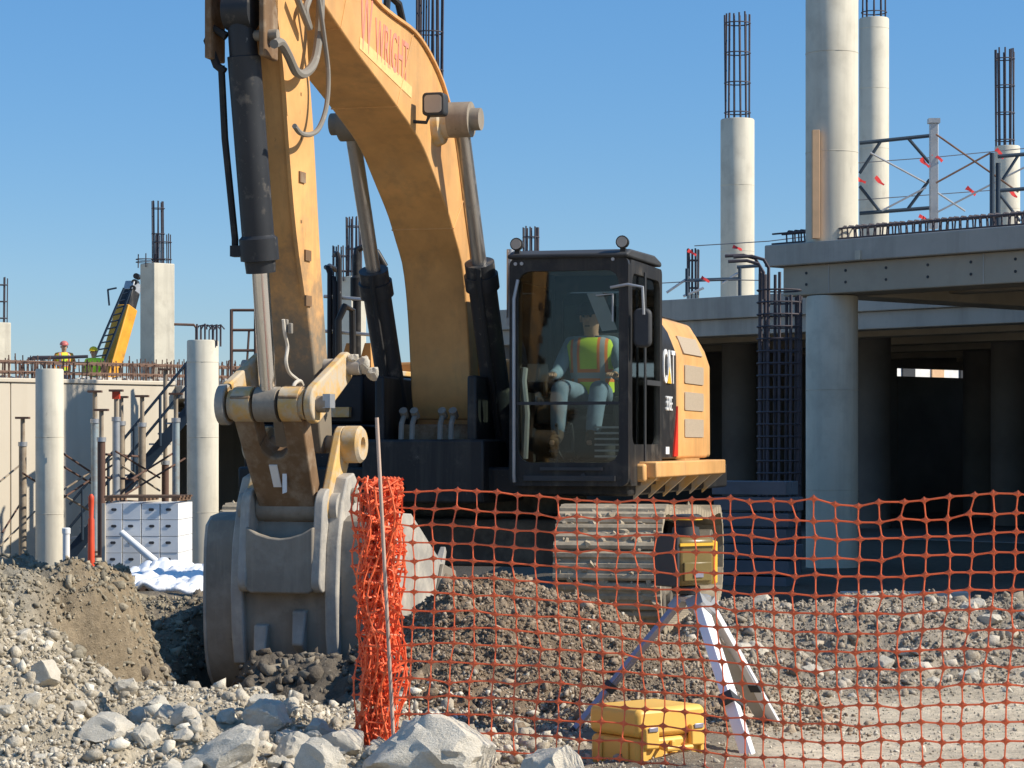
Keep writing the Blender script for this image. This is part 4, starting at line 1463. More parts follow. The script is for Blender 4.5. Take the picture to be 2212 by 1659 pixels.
part(MB().cyl((.3, ye, 2.0), (.3, ye, zE - .02), .036, n=14).lathe((.3, ye, zE - .42), (0, 0, 1), [(0, .036), (.02, .058), (.20, .058), (.22, .036)], 14)
     .tube([(.3, ye, zE - .04), (.3, ye, zE + .02), (.28, ye + .06, zE + .05), (.24, ye + .16, zE + .0), (.2, ye + .22, zE - .12)], .032, 10), 'exhaust_stack', 'black')
for px_, py_ in ((733, 548), (724, 600), (712, 578)):
    yq, zq = Mx(px_, py_, .5)
    part(MB().tube([(.5, yq, 2.05), (.5, yq, zq - .05), (.49, yq - .02, zq), (.42, yq - .06, zq + .01)], .022, 8), 'handrail', 'black_mud')
for py_ in (640, 715):
    ya_, za_ = Mx(700, py_, .45)
    yb_, zb2 = Mx(800, py_ + 8, .45)
    part(MB().tube([(.45, ya_, za_), (.45, yb_, zb2)], .016, 6), 'cross_rail', 'galv')
part(MB().tube([(.7, -1.1, 2.08), (.72, -1.1, 2.5), (.7, -1.05, 2.62), (.5, -1.05, 2.6), (.48, -1.05, 2.1)], .03, 8), 'guard_rail', 'black')
for px_ in (752, 792):
    yy = Mx(px_, 765, .2)[0]
    part(MB().add([(.25, yy - .075, 2.085), (.25, yy + .06, 2.085), (.25, yy + .05, 2.33), (.25, yy + .0, 2.33), (.05, yy - .075, 2.085), (.05, yy + .06, 2.085), (.05, yy + .05, 2.33), (.05, yy + .0, 2.33)],
                  [(0, 1, 2, 3), (7, 6, 5, 4), (0, 4, 5, 1), (1, 5, 6, 2), (2, 6, 7, 3), (3, 7, 4, 0)]), 'hood_bracket', 'yellow')
# boom foot brackets and hydraulic block
part(MB().box(1.0, 1.82, -.42, -.34, 1.1, 2.0).box(1.0, 1.82, .34, .42, 1.1, 2.0).box(1.55, 1.86, -.34, .34, 1.0, 1.18), 'boom_foot', 'black', None, .02)
part(MB().box(1.3, 1.6, -.3, .3, 1.2, 1.62), 'valve_block', 'rusty_steel', None, .02)
for k, yy in enumerate((-.22, -.13, .10, .19)):
    part(MB().tube([(1.66, yy, 1.70), (1.74, yy, 1.62), (1.82, yy + .02, 1.46), (1.83, yy + .05, 1.28), (1.76, yy + .08, 1.14)], .022, 8).cyl((1.64, yy, 1.68), (1.70, yy, 1.73), .034, n=8), 'hydraulic_hose', 'hose_dusty')
part(MB().box(1.80, 1.84, -.40, -.28, 1.22, 1.36), 'rag', 'hose_pale')

# --- boom
low_px = [(693.5, 0), (727, 50), (775, 120), (831, 193), (887, 272), (915, 316), (943, 392), (971, 464), (985, 520), (1000, 570)]
up_px = [(802.7, 0), (845, 36), (887, 64), (909, 90), (937, 140), (957, 190), (965, 221), (982, 280), (1004, 465), (1018, 560)]
BW = .25
low = [My(x, y, BW) for x, y in low_px]
up = [My(x, y, BW) for x, y in up_px]
low = [(6.35, 4.93), (5.8, 4.68)] + low + [(1.50, 2.55), (1.42, 2.1), (1.38, 1.78), (1.30, 1.66)]
up = [(6.42, 5.10), (5.3, 4.93)] + up + [(1.22, 2.45), (1.14, 2.05), (1.10, 1.80), (1.16, 1.66)]


def resample(pts, n):
    P = np.array(pts)
    # smooth a little (Chaikin)
    for _ in range(2):
        Q = [P[0]]
        for a, b in zip(P[:-1], P[1:]):
            Q += [a * .75 + b * .25, a * .25 + b * .75]
        Q.append(P[-1])
        P = np.array(Q)
    d = np.concatenate([[0], np.cumsum(np.linalg.norm(P[1:] - P[:-1], axis=1))])
    q = np.linspace(0, d[-1], n)
    return [(float(np.interp(t, d, P[:, 0])), float(np.interp(t, d, P[:, 1]))) for t in q]


lo_r, up_r = resample(low, 56), resample(up, 56)
bm_o = part(MB().strip(lo_r, up_r, 'y', -BW, BW), 'boom', 'yellow', None, .012)
# edge flange strips along top and bottom plates
for yy in (BW, -BW):
    fl = MB()
    for i in range(len(up_r) - 1):
        fl.beam((up_r[i][0], yy, up_r[i][1] + .008), (up_r[i + 1][0], yy, up_r[i + 1][1] + .008), .05, .022)
    fl.build('flange', M_['yellow'], bm_o)
for i in (16, 27, 41):
    (x0_, z0_), (x1_, z1_) = lo_r[i], up_r[i]
    MB().tube([(x0_, BW + .001, z0_), (x1_, BW + .001, z1_)], .007, 6).build('weld_seam', M_['yellow'], bm_o)
    MB().tube([(x0_, -BW, z0_ - .001), (x0_, BW, z0_ - .001)], .007, 6).build('weld_seam', M_['yellow'], bm_o)
# pin boss for the lift cylinders
pinx, pinz = 2.33, 3.93
MB().cyl((pinx, -.60, pinz), (pinx, .60, pinz), .085, n=20).build('lift_pin', M_['steel'], bm_o)
for sg in (-1, 1):
    MB().lathe((pinx, sg * BW, pinz), (0, sg, 0), [(0, .20), (.05, .18), (.06, .14), (.12, .13)], 24).build('pin_boss', M_['yellow_worn'], bm_o)
# lettering on the sunlit side
Y0 = BW + .002
a0 = Vector((*My(781, 108, Y0),))
tA, tB = My(809, 124, Y0), My(884, 181, Y0)
xd = Vector((tB[0] - tA[0], 0, tB[1] - tA[1]))
ud = Vector((-xd.z, 0, xd.x)) * (1 if xd.x > 0 else -1)
Lw = xd.length
lettering('WRIGHT', .42, (tA[0], Y0, tA[1]), xd, ud, M_['decal_red'], bm_o, 'owner_lettering', .003, 0, Lw / 1.75)
tC = My(776, 92, Y0)
lettering('W', .62, (tC[0], Y0, tC[1] - .03), xd, ud, M_['decal_red'], bm_o, 'owner_initial', .003, 0, .42)
sA, sB = My(777, 92, Y0), My(889, 200, Y0)
st_ = MB()
sdir = Vector((sB[0] - sA[0], 0, sB[1] - sA[1])).normalized()
p0, p1 = Vector((sA[0], Y0, sA[1])), Vector((sB[0], Y0, sB[1]))
st_.beam(p0 - Vector((0, 0, .0)), p1, .004, .085)
st_.build('pale_underline', M_['decal_pale'], bm_o)
# work lamp on the boom
lx, lz = My(938, 226, BW + .16)
wl_ = MB().prism(rrect(BW + .08, BW + .25, lz - .085, lz + .085, .03, 3), 'x', lx - .07, lx + .05).build('work_lamp', M_['dark'], bm_o, .01)
MB().prism(rrect(BW + .10, BW + .23, lz - .065, lz + .065, .025, 3), 'x', lx + .05, lx + .056).build('lens', M_['lamp_glass'], wl_)
MB().tube([(lx, BW, lz - .12), (lx, BW + .10, lz - .13), (lx, BW + .12, lz - .08)], .014, 6).build('bracket', M_['dark'], bm_o)
# pipes and brackets along the top of the boom
for yy in (.05, .14):
    MB().tube([(x - .03, yy, z + .07) for x, z in up_r[6:44:3]], .022, 8).build('top_pipe', M_['dark'], bm_o)
MB().prism([(3.25, 4.50), (3.75, 4.52), (3.6, 4.80), (3.4, 4.80)], 'y', -.14, .14).build('stick_cylinder_bracket', M_['yellow'], bm_o, .01)
MB().tube([(3.2, .12, 4.55), (3.15, .12, 4.75), (2.95, .14, 4.72), (2.8, .15, 4.5)], .028, 8).build('hose', M_['rubber'], bm_o)

# lift cylinders
for sg in (-1, 1):
    y = sg * .44
    top = Vector((pinx, y, pinz))
    bot = Vector((1.02 if sg > 0 else 1.0, y, 1.28))
    d = (bot - top)
    L = d.length
    d.normalize()
    cyl0 = top + d * (1.17 if sg > 0 else 1.22)
    lc = MB().lathe(cyl0, d, [(0, .085), (.0, .118), (.10, .118), (.10, .135), (.22, .135), (.22, .112), (L - 1.25, .112), (L - 1.2, .13)], 24)
    lc.cyl(bot + Vector((0, -.11, 0)), bot + Vector((0, .11, 0)), .15, n=20)
    lift = part(lc, 'lift_cylinder', 'black_cyl')
    MB().cyl(top, cyl0 + d * .2, .058, n=20).build('rod', M_['rod_dull'], lift)
    MB().cyl(top + Vector((0, -.085, 0)), top + Vector((0, .085, 0)), .135, n=22).build('rod_eye', M_['steel'], lift)
    MB().tube([cyl0 + d * .06 + Vector((.13, .02, 0)), cyl0 + d * .2 + Vector((.16, .02, 0)), cyl0 + d * 1.5 + Vector((.15, .02, 0))], .022, 8).build('pipe', M_['rubber'], lift)
part(MB().cyl((1.55, .62, 2.45), (1.55, .62, 3.0), .03, n=10).box(1.52, 1.58, .60, .66, 2.40, 2.46), 'grey_post', 'galv')

# --- stick
SW = .165
s_fr = [My(x, y, SW) for x, y in [(598, 0), (615, 140), (626, 308), (638, 464), (650, 565), (661, 635), (678, 775)]]
s_bk = [My(x, y, SW) for x, y in [(660, 0), (668, 157), (677, 252), (688, 464), (694, 575), (703, 705), (711, 817)]]
s_fr = [(6.15, 5.55), (5.95, 5.0)] + s_fr + [(4.80, 1.70), (4.72, 1.40)]
s_bk = [(5.55, 5.55), (5.3, 5.0)] + s_bk + [(4.50, 1.62), (4.52, 1.40)]
fr_r, bk_r = resample(s_fr, 30), resample(s_bk, 30)
stick = part(MB().strip(fr_r, bk_r, 'y', -SW, SW), 'stick', 'yellow_stick', None, .012)
for sg in (-1, 1):      # raised edge plates on the front
    mb = MB()
    for i in range(3, 22):
        mb.beam((fr_r[i][0] + .006, sg * (SW - .012), fr_r[i][1]), (fr_r[i + 1][0] + .006, sg * (SW - .012), fr_r[i + 1][1]), .024, .03)
    mb.build('edge_plate', M_['yellow_stick'], stick)
for (px, py) in ((651, 383), (663, 552), (664, 650)):
    x, z = My(px, py, SW)
    MB().box(x - .055, x + .055, SW - .001, SW + .012, z - .035, z + .035).build('bracket_pad', M_['rusty_steel'], stick)
# upper bracket of the bucket cylinder
MB().box(5.55, 5.80, -.24, -.195, 3.9, 4.75).box(5.55, 5.80, .125, .165, 3.9, 4.75).build('cylinder_bracket', M_['rusty_steel'], stick, .01)
for (py, ln) in ((205, .2), (300, .32), (480, .26)):       # cross straps on the front face
    x, z = My(632, py, .1)
    MB().box(x - .0, x + .03, -SW, SW, z - .012, z + .012).build('strap', M_['rusty_steel'], stick)


def smooth_tube(pts, r, n=8, sub=8):
    P = np.array([tuple(p) for p in pts], float)
    out = []
    Q = np.vstack([2 * P[0] - P[1], P, 2 * P[-1] - P[-2]])
    for i in range(1, len(Q) - 2):
        for k in range(sub):
            t = k / sub
            a, b, c, d = Q[i - 1], Q[i], Q[i + 1], Q[i + 2]
            out.append(.5 * ((2 * b) + (-a + c) * t + (2 * a - 5 * b + 4 * c - d) * t * t + (-a + 3 * b - 3 * c + d) * t ** 3))
    out.append(P[-1])
    return MB().tube(out, r, n)


def on_side(px, ym):
    return [(*My(x, y, ym)[:1], ym, My(x, y, ym)[1]) for x, y in px]


smooth_tube(on_side([(592, 95), (606, 92), (622, 118), (640, 155), (660, 158), (680, 130), (690, 60), (693, -20)], .26), .030).build('hose', M_['hose_dusty'], stick)
smooth_tube(on_side([(640, -10), (655, 30), (668, 60), (660, 20), (676, -20)], .24), .024).build('hose', M_['hose_dusty'], stick)
smooth_tube(on_side([(636, 272), (650, 288), (672, 290), (690, 275), (705, 230), (709, 160), (700, 80), (686, -20)], .30), .017).build('hose', M_['hose_dusty'], stick)
smooth_tube(on_side([(612, 690), (615, 720), (621, 748), (618, 780), (625, 805), (644, 822), (652, 835)], .10), .012).build('grease_line', M_['hose_pale'], stick)
smooth_tube(on_side([(632, 850), (636, 830), (648, 823), (656, 838)], .14), .013).build('grease_line', M_['hose_pale'], stick)
fx, fz = My(618, 705, .1)
MB().box(fx, fx + .03, .09, .12, fz - .045, fz + .045).box(fx, fx + .035, .125, .15, fz - .05, fz + .02).build('grease_block', M_['hose_dusty'], stick, .006)

# bucket cylinder in front of the stick
cA = Vector((5.74, -.02, 4.20))
cB = Vector((5.50, .015, 2.70))
cR = Vector((5.28, .0, 1.72))
dd = (cB - cA).normalized()
Lc = (cB - cA).length
bc = part(MB().lathe(cA, dd, [(0, .075), (.05, .088), (.28, .092), (.285, .106), (Lc - .10, .104), (Lc - .09, .112), (Lc - .08, .124), (Lc + .06, .124), (Lc + .065, .10), (Lc + .14, .095)], 28)
          .cyl(cA + Vector((0, -.09, 0)), cA + Vector((0, .09, 0)), .12, n=22), 'bucket_cylinder', 'black_cyl')
MB().cyl(cB, cR, .057, n=24).build('rod', M_['chrome'], bc)
MB().cyl(cR + Vector((0, -.075, 0)), cR + Vector((0, .075, 0)), .115, n=22).build('rod_eye', M_['steel'], bc)
MB().tube([cA + dd * .34 + Vector((.02, -.15, 0)), cA + dd * .8 + Vector((.02, -.165, 0)), cB + Vector((.0, -.165, .08)), cB + Vector((0, -.165, -.02))], .024, 8).build('pipe', M_['rubber'], bc)
MB().obox(cB + Vector((0, -.14, -.0)), (.08, .09, .07)).build('pipe_clamp', M_['black'], bc)
MB().tube([cA + dd * .16 + Vector((.02, -.10, 0)), cA + dd * .12 + Vector((.02, -.19, .02)), cA + dd * .18 + Vector((.02, -.23, 0)), cA + dd * .34 + Vector((.02, -.18, 0)), cA + dd * .38 + Vector((.02, -.13, 0))], .028, 8).build('elbow', M_['rubber'], bc)
MB().cyl(cA + dd * .16 + Vector((0, .05, 0)), cA + dd * .16 + Vector((0, .24, .0)), .035, n=10).build('port', M_['steel'], bc)

# linkage: power link, idler links, pin
pin_r = cR
pin_c = Vector((4.86, 0, 1.04))       # front coupler pin
pin_s = Vector((4.60, 0, 1.46))       # stick tip pin
lk_d = (pin_c - pin_r)


def plate_between(mb, p, q, w0, w1, y0, y1, n=8):
    """rounded plate in the machine plane from p to q (radius w0, w1)"""
    d = (q - p)
    L = math.hypot(d.x, d.z)
    a = math.atan2(d.z, d.x)
    pts = []
    for k in range(n + 1):
        t = a + math.pi / 2 + math.pi * k / n
        pts.append((p.x + w0 * math.cos(t), p.z + w0 * math.sin(t)))
    for k in range(n + 1):
        t = a - math.pi / 2 + math.pi * k / n
        pts.append((q.x + w1 * math.cos(t), q.z + w1 * math.sin(t)))
    return mb.prism(pts, 'y', y0, y1)


u_l = lk_d.normalized()
n_l = Vector((-u_l.z, 0, u_l.x))
if n_l.x < 0:
    n_l = -n_l


def link_shape():
    """forked link plate with a round-bottomed slot, narrow at the bottom"""
    L = lk_d.length + .10
    out = [(-.235, -.10), (-.235, .12), (-.19, L), (.19, L), (.235, .12), (.235, -.10), (.095, -.10), (.095, .27)]
    for k in range(7):
        t = math.pi * k / 6
        out.append((.095 * math.cos(t), .27 + .10 * math.sin(t)))
    out += [(-.095, .27), (-.095, -.10)]
    return out


ls = link_shape()
vs = []
for off in (-.075, .075):
    for (yy, t) in ls:
        vs.append(pin_r + u_l * t + Vector((0, yy, 0)) + n_l * off)
nL = len(ls)
link = part(MB().add(vs, [tuple(range(nL)), tuple(range(2 * nL - 1, nL - 1, -1))] + [(i, nL + i, nL + (i + 1) % nL, (i + 1) % nL) for i in range(nL)]), 'power_link', 'rusty_steel', None, .012)
pc_ = pin_r + u_l * .50 + n_l * .078
MB().obox(pc_ + Vector((0, -.03, 0)), (.012, .055, .17), n_l, (0, 1, 0), u_l).obox(pc_ + Vector((0, .035, -.02)), (.012, .03, .18), n_l, (0, 1, .3)).build('worn_decal', M_['white'], link)
for sg in (-1, 1):
    MB().lathe(pin_r + Vector((0, sg * .10, 0)), (0, sg, 0), [(0, .115), (.13, .115), (.13, .10), (.16, .10)], 22).build('hub', M_['yellow_worn'], link)
MB().cyl(pin_r + Vector((0, -.36, 0)), pin_r + Vector((0, .40, 0)), .055, n=18).build('pin', M_['steel'], link)
MB().lathe(pin_r + Vector((0, -.275, 0)), (0, -1, 0), [(0, .135), (.055, .135), (.06, .09)], 22).build('pin_cap', M_['pale_steel'], link)
MB().obox(pin_r + Vector((.0, .41, .02)), (.10, .05, .09)).build('bolt_block', M_['galv'], link)
idl_p = Vector((4.66, 0, 1.98))
for sg in (-1, 1):
    mb = plate_between(MB(), pin_r, idl_p, .125, .10, sg * .275, sg * .335)
    il = part(mb, 'idler_link', 'yellow_worn', None, .012)
    MB().cyl(idl_p + Vector((0, sg * .16, 0)), idl_p + Vector((0, sg * .42, 0)), .055, n=16).build('pin', M_['pale_steel'], il)
for q_ in ((0, .44, .02, .07), (-.03, .50, -.04, .055), (.02, .38, .05, .05)):
    share('mud_lump', rock_temps[2], stick, (idl_p.x + q_[0], q_[1], idl_p.z + q_[2]), (q_[3] * 20, 1, 0), (q_[3],) * 3)

# quick coupler
low_c = Vector((5.04, 0, .56))
for sg in (-1, 1):
    mb = plate_between(MB(), pin_s, pin_c, .125, .115, sg * .235, sg * .295)
    cp = part(mb, 'coupler_plate', 'yellow_worn', None, .012)
    plate_between(MB(), pin_c + Vector((.06, 0, 0)), low_c, .13, .075, sg * .225, sg * .29).build('coupler_hook', M_['pale_steel'], cp, .01)
    MB().lathe(pin_s + Vector((0, sg * .296, 0)), (0, sg, 0), [(0, .125), (.10, .125), (.12, .105), (.12, .05), (.09, .045)], 24).build('boss', M_['yellow_worn'], cp)
    MB().lathe(pin_c + Vector((0, sg * .296, 0)), (0, sg, 0), [(0, .10), (.05, .10), (.05, .05), (.03, .045)], 22).build('boss', M_['pale_steel'], cp)
cf = [(-.225, .86), (-.15, .815), (-.07, .79), (0, .782), (.07, .79), (.15, .815), (.225, .86), (.225, .52), (.19, .50), (-.19, .50), (-.225, .52)]
part(MB().prism([(y_ * 1.05, z_ + (.06 if z_ > .7 else -.02)) for y_, z_ in cf], 'x', 5.045, 5.10).box(4.80, 5.045, -.23, .23, .52, .60), 'coupler_front', 'steel', None, .012)
part(MB().cyl(pin_c + Vector((0, -.22, 0)), pin_c + Vector((0, .22, 0)), .095, n=20).cyl(pin_s + Vector((0, -.3, 0)), pin_s + Vector((0, .3, 0)), .06, n=16), 'coupler_pin', 'steel')

# bucket
bk_px = [(880, 1110), (970, 1260), (940, 1400), (890, 1520)]
bprof_out = [(4.60, 1.0), (4.84, .985), (4.93, .92), (4.955, .6), (4.955, .25), (4.91, -.05), (4.72, -.24), (4.35, -.33), (4.00, -.20), (3.70, .05), (3.46, .30), (3.36, .47)]
bprof_in = [(4.58, .93), (4.78, .91), (4.86, .86), (4.88, .6), (4.88, .26), (4.84, 0.0), (4.67, -.16), (4.35, -.25), (4.04, -.13), (3.76, .10), (3.53, .33), (3.40, .48)]
BL, BR = -.57, .66
lo_, hi_ = resample(bprof_out, 34), resample(bprof_in, 34)
bk = part(MB().strip(lo_, hi_, 'y', BL + .001, BR - .001), 'bucket', 'steel')
for y0_, y1_ in ((BL - .025, BL), (BR, BR + .03)):
    MB().prism(resample(bprof_out, 30) + [(4.39, .99)], 'y', y0_, y1_).build('side_plate', M_['pale_steel'], bk, .006)
MB().prism([(3.36, .46), (3.42, .56), (3.72, .62), (3.92, .30), (3.72, .05)], 'y', BR + .031, BR + .058).build('side_cutter', M_['steel'], bk, .006)
MB().prism([(3.36, .46), (3.42, .56), (3.72, .62), (3.92, .30), (3.72, .05)], 'y', BL - .053, BL - .026).build('side_cutter', M_['steel'], bk, .006)
for k in range(5):
    y = BL + .1 + k * (BR - BL - .2) / 4
    MB().add([(3.55, y - .06, .24), (3.55, y + .06, .24), (3.62, y + .06, .34), (3.62, y - .06, .34), (3.18, y - .02, .68), (3.18, y + .02, .68), (3.21, y + .02, .72), (3.21, y - .02, .72)],
             [(0, 1, 2, 3), (7, 6, 5, 4), (0, 4, 5, 1), (1, 5, 6, 2), (2, 6, 7, 3), (3, 7, 4, 0)]).build('tooth', M_['pale_steel'], bk, .006)
for yy in (-.33, .33):      # ears running down the back as wear ribs
    ear = [(4.52, .95), (4.55, 1.18), (4.66, 1.27), (4.80, 1.24), (4.90, 1.08), (4.99, .80), (5.02, .5), (5.0, .2), (4.96, .0), (4.90, .0), (4.92, .4), (4.86, .8)]
    MB().prism(ear, 'y', yy - .045, yy + .045).build('ear', M_['pale_steel'], bk, .012)
for yy, zz in ((-.17, .14), (.10, .24)):     # heel shrouds
    MB().add([(4.99, yy - .05, zz + .12), (4.99, yy + .05, zz + .12), (5.03, yy + .04, zz - .1), (5.03, yy - .04, zz - .1), (4.90, yy - .05, zz + .14), (4.90, yy + .05, zz + .14), (4.90, yy + .03, zz - .2), (4.90, yy - .03, zz - .2)],
             [(0, 1, 2, 3), (7, 6, 5, 4), (0, 4, 5, 1), (1, 5, 6, 2), (2, 6, 7, 3), (3, 7, 4, 0)]).build('heel_shroud', M_['pale_steel'], bk, .012)
pts = []
for k in range(110):
    i = int(_q.integers(14, 24))
    pts.append((lo_[i][0] + .005, _q.uniform(BL + .05, BR - .05), lo_[i][1]))
caked(bk, 'caked_soil', pts, 500, .006, .022, M_['shade_clod'])
MB().cyl((4.70, -.40, 1.12), (4.70, .40, 1.12), .05, n=16).build('ear_pin', M_['steel'], bk)

# --- cab
X0, X1, YA, YB, Z0, Z1 = .66, 1.95, .72, 1.66, 1.12, 2.93
ZF = 1.32
cabm = MB()
outer = rrect(YA, YB, Z0 + .02, Z1 - .03, .06, 4)
inner = rrect(YA + .065, YB - .075, ZF, Z1 - .135, .10, 4)
cabm.ring(outer, inner, 'x', X1 - .07, X1)
outer_s = rrect(X0, X1 - .072, Z0 + .02, Z1 - .05, .05, 4)
inner_s = rrect(X0 + .09, X1 - .14, Z0 + .34, Z1 - .15, .09, 4)
cabm.ring(outer_s, inner_s, 'y', YB - .05, YB)                      # operator's left side (door)
cabm.ring(rrect(X0, X1 - .072, Z0 + .02, Z1 - .05, .05, 4), rrect(X0 + .12, X1 - .2, Z0 + .75, Z1 - .2, .08, 4), 'y', YA, YA + .05)
cabm.ring(rrect(YA + .051, YB - .051, Z0 + .02, Z1 - .05, .05, 4), rrect(YA + .12, YB - .12, 2.1, Z1 - .22, .08, 4), 'x', X0, X0 + .05)
cab = part(cabm, 'cab', 'black')
rf = MB().prism([(X0 + .02, Z1 - .03), (X1 + .03, Z1 - .04), (X1 + .04, Z1 - .01), (X1 - .1, Z1 + .03), (X0 + .3, Z1 + .045), (X0 + .05, Z1 + .01)], 'y', YA - .01, YB + .005)
rf.build('roof', M_['dark'], cab, .02)
MB().box(X0 + .05, X1 - .08, YA + .05, YB - .05, ZF - .05, ZF).build('cab_floor', M_['interior'], cab)
MB().box(X0 + .06, X1 - .09, YA + .06, YB - .06, Z1 - .09, Z1 - .065).build('headliner', M_['tan_trim'], cab)
MB().prism(rrect(YA + .06, YB - .07, ZF - .005, Z1 - .13, .10, 4), 'x', X1 - .035, X1 - .030).build('windscreen', M_['glass'], cab)
MB().prism(rrect(X0 + .085, X1 - .135, Z0 + .335, Z1 - .145, .09, 4), 'y', YB - .03, YB - .025).build('side_window', M_['glass_dark'], cab)
MB().prism(rrect(X0 + .115, X1 - .195, Z0 + .745, Z1 - .195, .08, 4), 'y', YA + .022, YA + .027).build('side_window', M_['glass_dark'], cab)
MB().prism(rrect(YA + .115, YB - .115, 2.095, Z1 - .215, .08, 4), 'x', X0 + .02, X0 + .025).build('rear_window', M_['glass_dark'], cab)
zb_ = Mx(1220, 871, X1)[1]
MB().box(X1 - .02, X1 + .005, YA + .06, YB - .07, zb_ - .012, zb_ + .012).build('window_bar', M_['dark'], cab)
MB().box(X0 + .68, X0 + .72, YB, YB + .012, Z0 + .05, Z1 - .12).build('door_post', M_['dark'], cab)
MB().box(X0 + .1, X0 + .66, YB + .001, YB + .014, 1.93, 1.97).build('door_rail', M_['dark'], cab)
MB().cyl((X1 - .02, YB - .35, Z0 + .1), (X1 + .02, YB - .35, Z0 + .1), .02, n=8).box(X1, X1 + .03, YA + .12, YB - .1, Z0 + .06, Z0 + .10).box(X1, X1 + .025, YA + .25, YB - .2, Z0 + .14, Z0 + .165).build('front_step', M_['dark'], cab)
MB().tube([(X1 + .02, YA + .045, Z0 + .05), (X1 + .035, YA + .045, Z0 + .1), (X1 + .035, YA + .045, Z1 - .35), (X1 + .01, YA + .07, Z1 - .2)], .013, 6).build('grab_rail', M_['galv'], cab)
for yy in (YA + .06, YB - .045):
    wl2 = MB().lathe((X1 - .06, yy, Z1 + .075), (1, 0, 0), [(0, .03), (.02, .045), (.08, .05), (.085, .042)], 18).build('work_light', M_['black'], cab)
    MB().cyl((X1 + .026, yy, Z1 + .075), (X1 + .031, yy, Z1 + .075), .040, n=18).build('lens', M_['lamp_glass'], wl2)
    MB().box(X1 - .05, X1, yy - .02, yy + .02, Z1 - .03, Z1 + .03).build('mount', M_['black'], wl2)
for yy in (YA + .05, YA + .10, YB - .12):
    MB().cyl((X1, yy, Z1 - .10 + yy * .03), (X1 + .012, yy, Z1 - .10 + yy * .03), .014, n=8).build('bolt', M_['galv'], cab)
# mirror on the door side and its arm
mr = MB().tube([(X1, YB - .14, 2.66), (X1 + .02, YB + .0, 2.68), (X1 + .0, YB + .11, 2.66), (X1 - .02, YB + .115, 2.45)], .012, 6).build('mirror_arm', M_['galv'], cab)
MB().prism(rrect(YB + .03, YB + .17, 2.20, 2.50, .05, 4), 'x', X1 - .09, X1 - .02).build('mirror', M_['dark'], mr, .02)
MB().tube([(X1 + .012, YB - .25, 2.60), (X1 + .012, YB - .12, 2.61), (X1 + .012, YB - .12, 2.4)], .008, 5).build('wiper', M_['galv'], cab)
MB().add([(X1 - .06, YB - .34, 2.62), (X1 - .06, YB - .22, 2.63), (X1 - .06, YB - .10, 2.34), (X1 - .06, YB - .22, 2.33), (X1 - .065, YB - .34, 2.62), (X1 - .065, YB - .22, 2.63), (X1 - .065, YB - .10, 2.34), (X1 - .065, YB - .22, 2.33)],
         [(0, 1, 2, 3), (7, 6, 5, 4), (0, 4, 5, 1), (1, 5, 6, 2), (2, 6, 7, 3), (3, 7, 4, 0)]).build('clipboard', M_['galv'], cab)
# seat, console, levers
MB().box(.82, 1.30, .92, 1.42, 1.55, 1.70).box(.78, .90, .93, 1.41, 1.70, 2.36).box(.79, .88, 1.05, 1.29, 2.38, 2.56).box(.9, 1.2, 1.0, 1.34, 1.32, 1.55).build('seat', M_['seat'], cab, .04)
for sg, yy in ((-1, .86), (1, 1.49)):
    MB().box(.85, 1.42, yy - .07, yy + .07, 1.62, 1.84).build('console', M_['interior'], cab, .02)
    MB().cyl((1.36, yy, 1.84), (1.38, yy, 2.0), .016, n=8).lathe((1.38, yy, 1.98), (0.1, 0, 1), [(0, .02), (.03, .03), (.09, .026), (.12, .012)], 10).build('joystick', M_['dark'], cab)
MB().box(1.55, 1.60, YB - .18, YB - .08, 1.35, 1.75).build('monitor_post', M_['dark'], cab)
MB().obox((1.62, .86, 2.02), (.03, .16, .14), (1, .4, .1)).build('monitor', M_['dark'], cab)
for yy in (1.02, 1.14):
    MB().tube([(1.62, yy, 1.32), (1.60, yy, 1.52), (1.66, yy, 1.62)], .012, 6).obox((1.66, yy, 1.38), (.16, .08, .02), (1, 0, .4)).build('pedal', M_['dark'], cab)
for k in range(6):
    MB().box(1.50, 1.80, 1.36, 1.56, 1.36 + k * .045, 1.375 + k * .045).build('floor_vent', M_['galv'], cab)
MB().tube([(1.80, .80, 1.35), (1.82, .82, 1.7), (1.84, .80, 1.95), (1.80, .80, 2.05)], .03, 8).build('air_duct', M_['galv'], cab)


# ------------------------------------------------------------------ people
def skin_mesh(name, nodes, edges, m, parent, sub=2, root=0):
    me = bpy.data.meshes.new(name)
    me.from_pydata([n[0] for n in nodes], edges, [])
    ob = bpy.data.objects.new(name, me)
    COL.objects.link(ob)
    ob.modifiers.new('skin', 'SKIN')
    for i, n in enumerate(nodes):
        r = n[1]
        r = (r, r) if not isinstance(r, (tuple, list)) else r
        me.skin_vertices[0].data[i].radius = r
        me.skin_vertices[0].data[i].use_root = (i == root)
    su = ob.modifiers.new('sub', 'SUBSURF')
    su.levels = sub
    su.render_levels = sub
    dg = bpy.context.evaluated_depsgraph_get()
    dg.update()
    new = bpy.data.meshes.new_from_object(ob.evaluated_get(dg))
    bpy.data.objects.remove(ob)
    new.name = name
    new.polygons.foreach_set('use_smooth', [True] * len(new.polygons))
    new.materials.clear()
    new.materials.append(m)
    o = bpy.data.objects.new(name, new)
    COL.objects.link(o)
    if parent:
        o.parent = parent
    return o


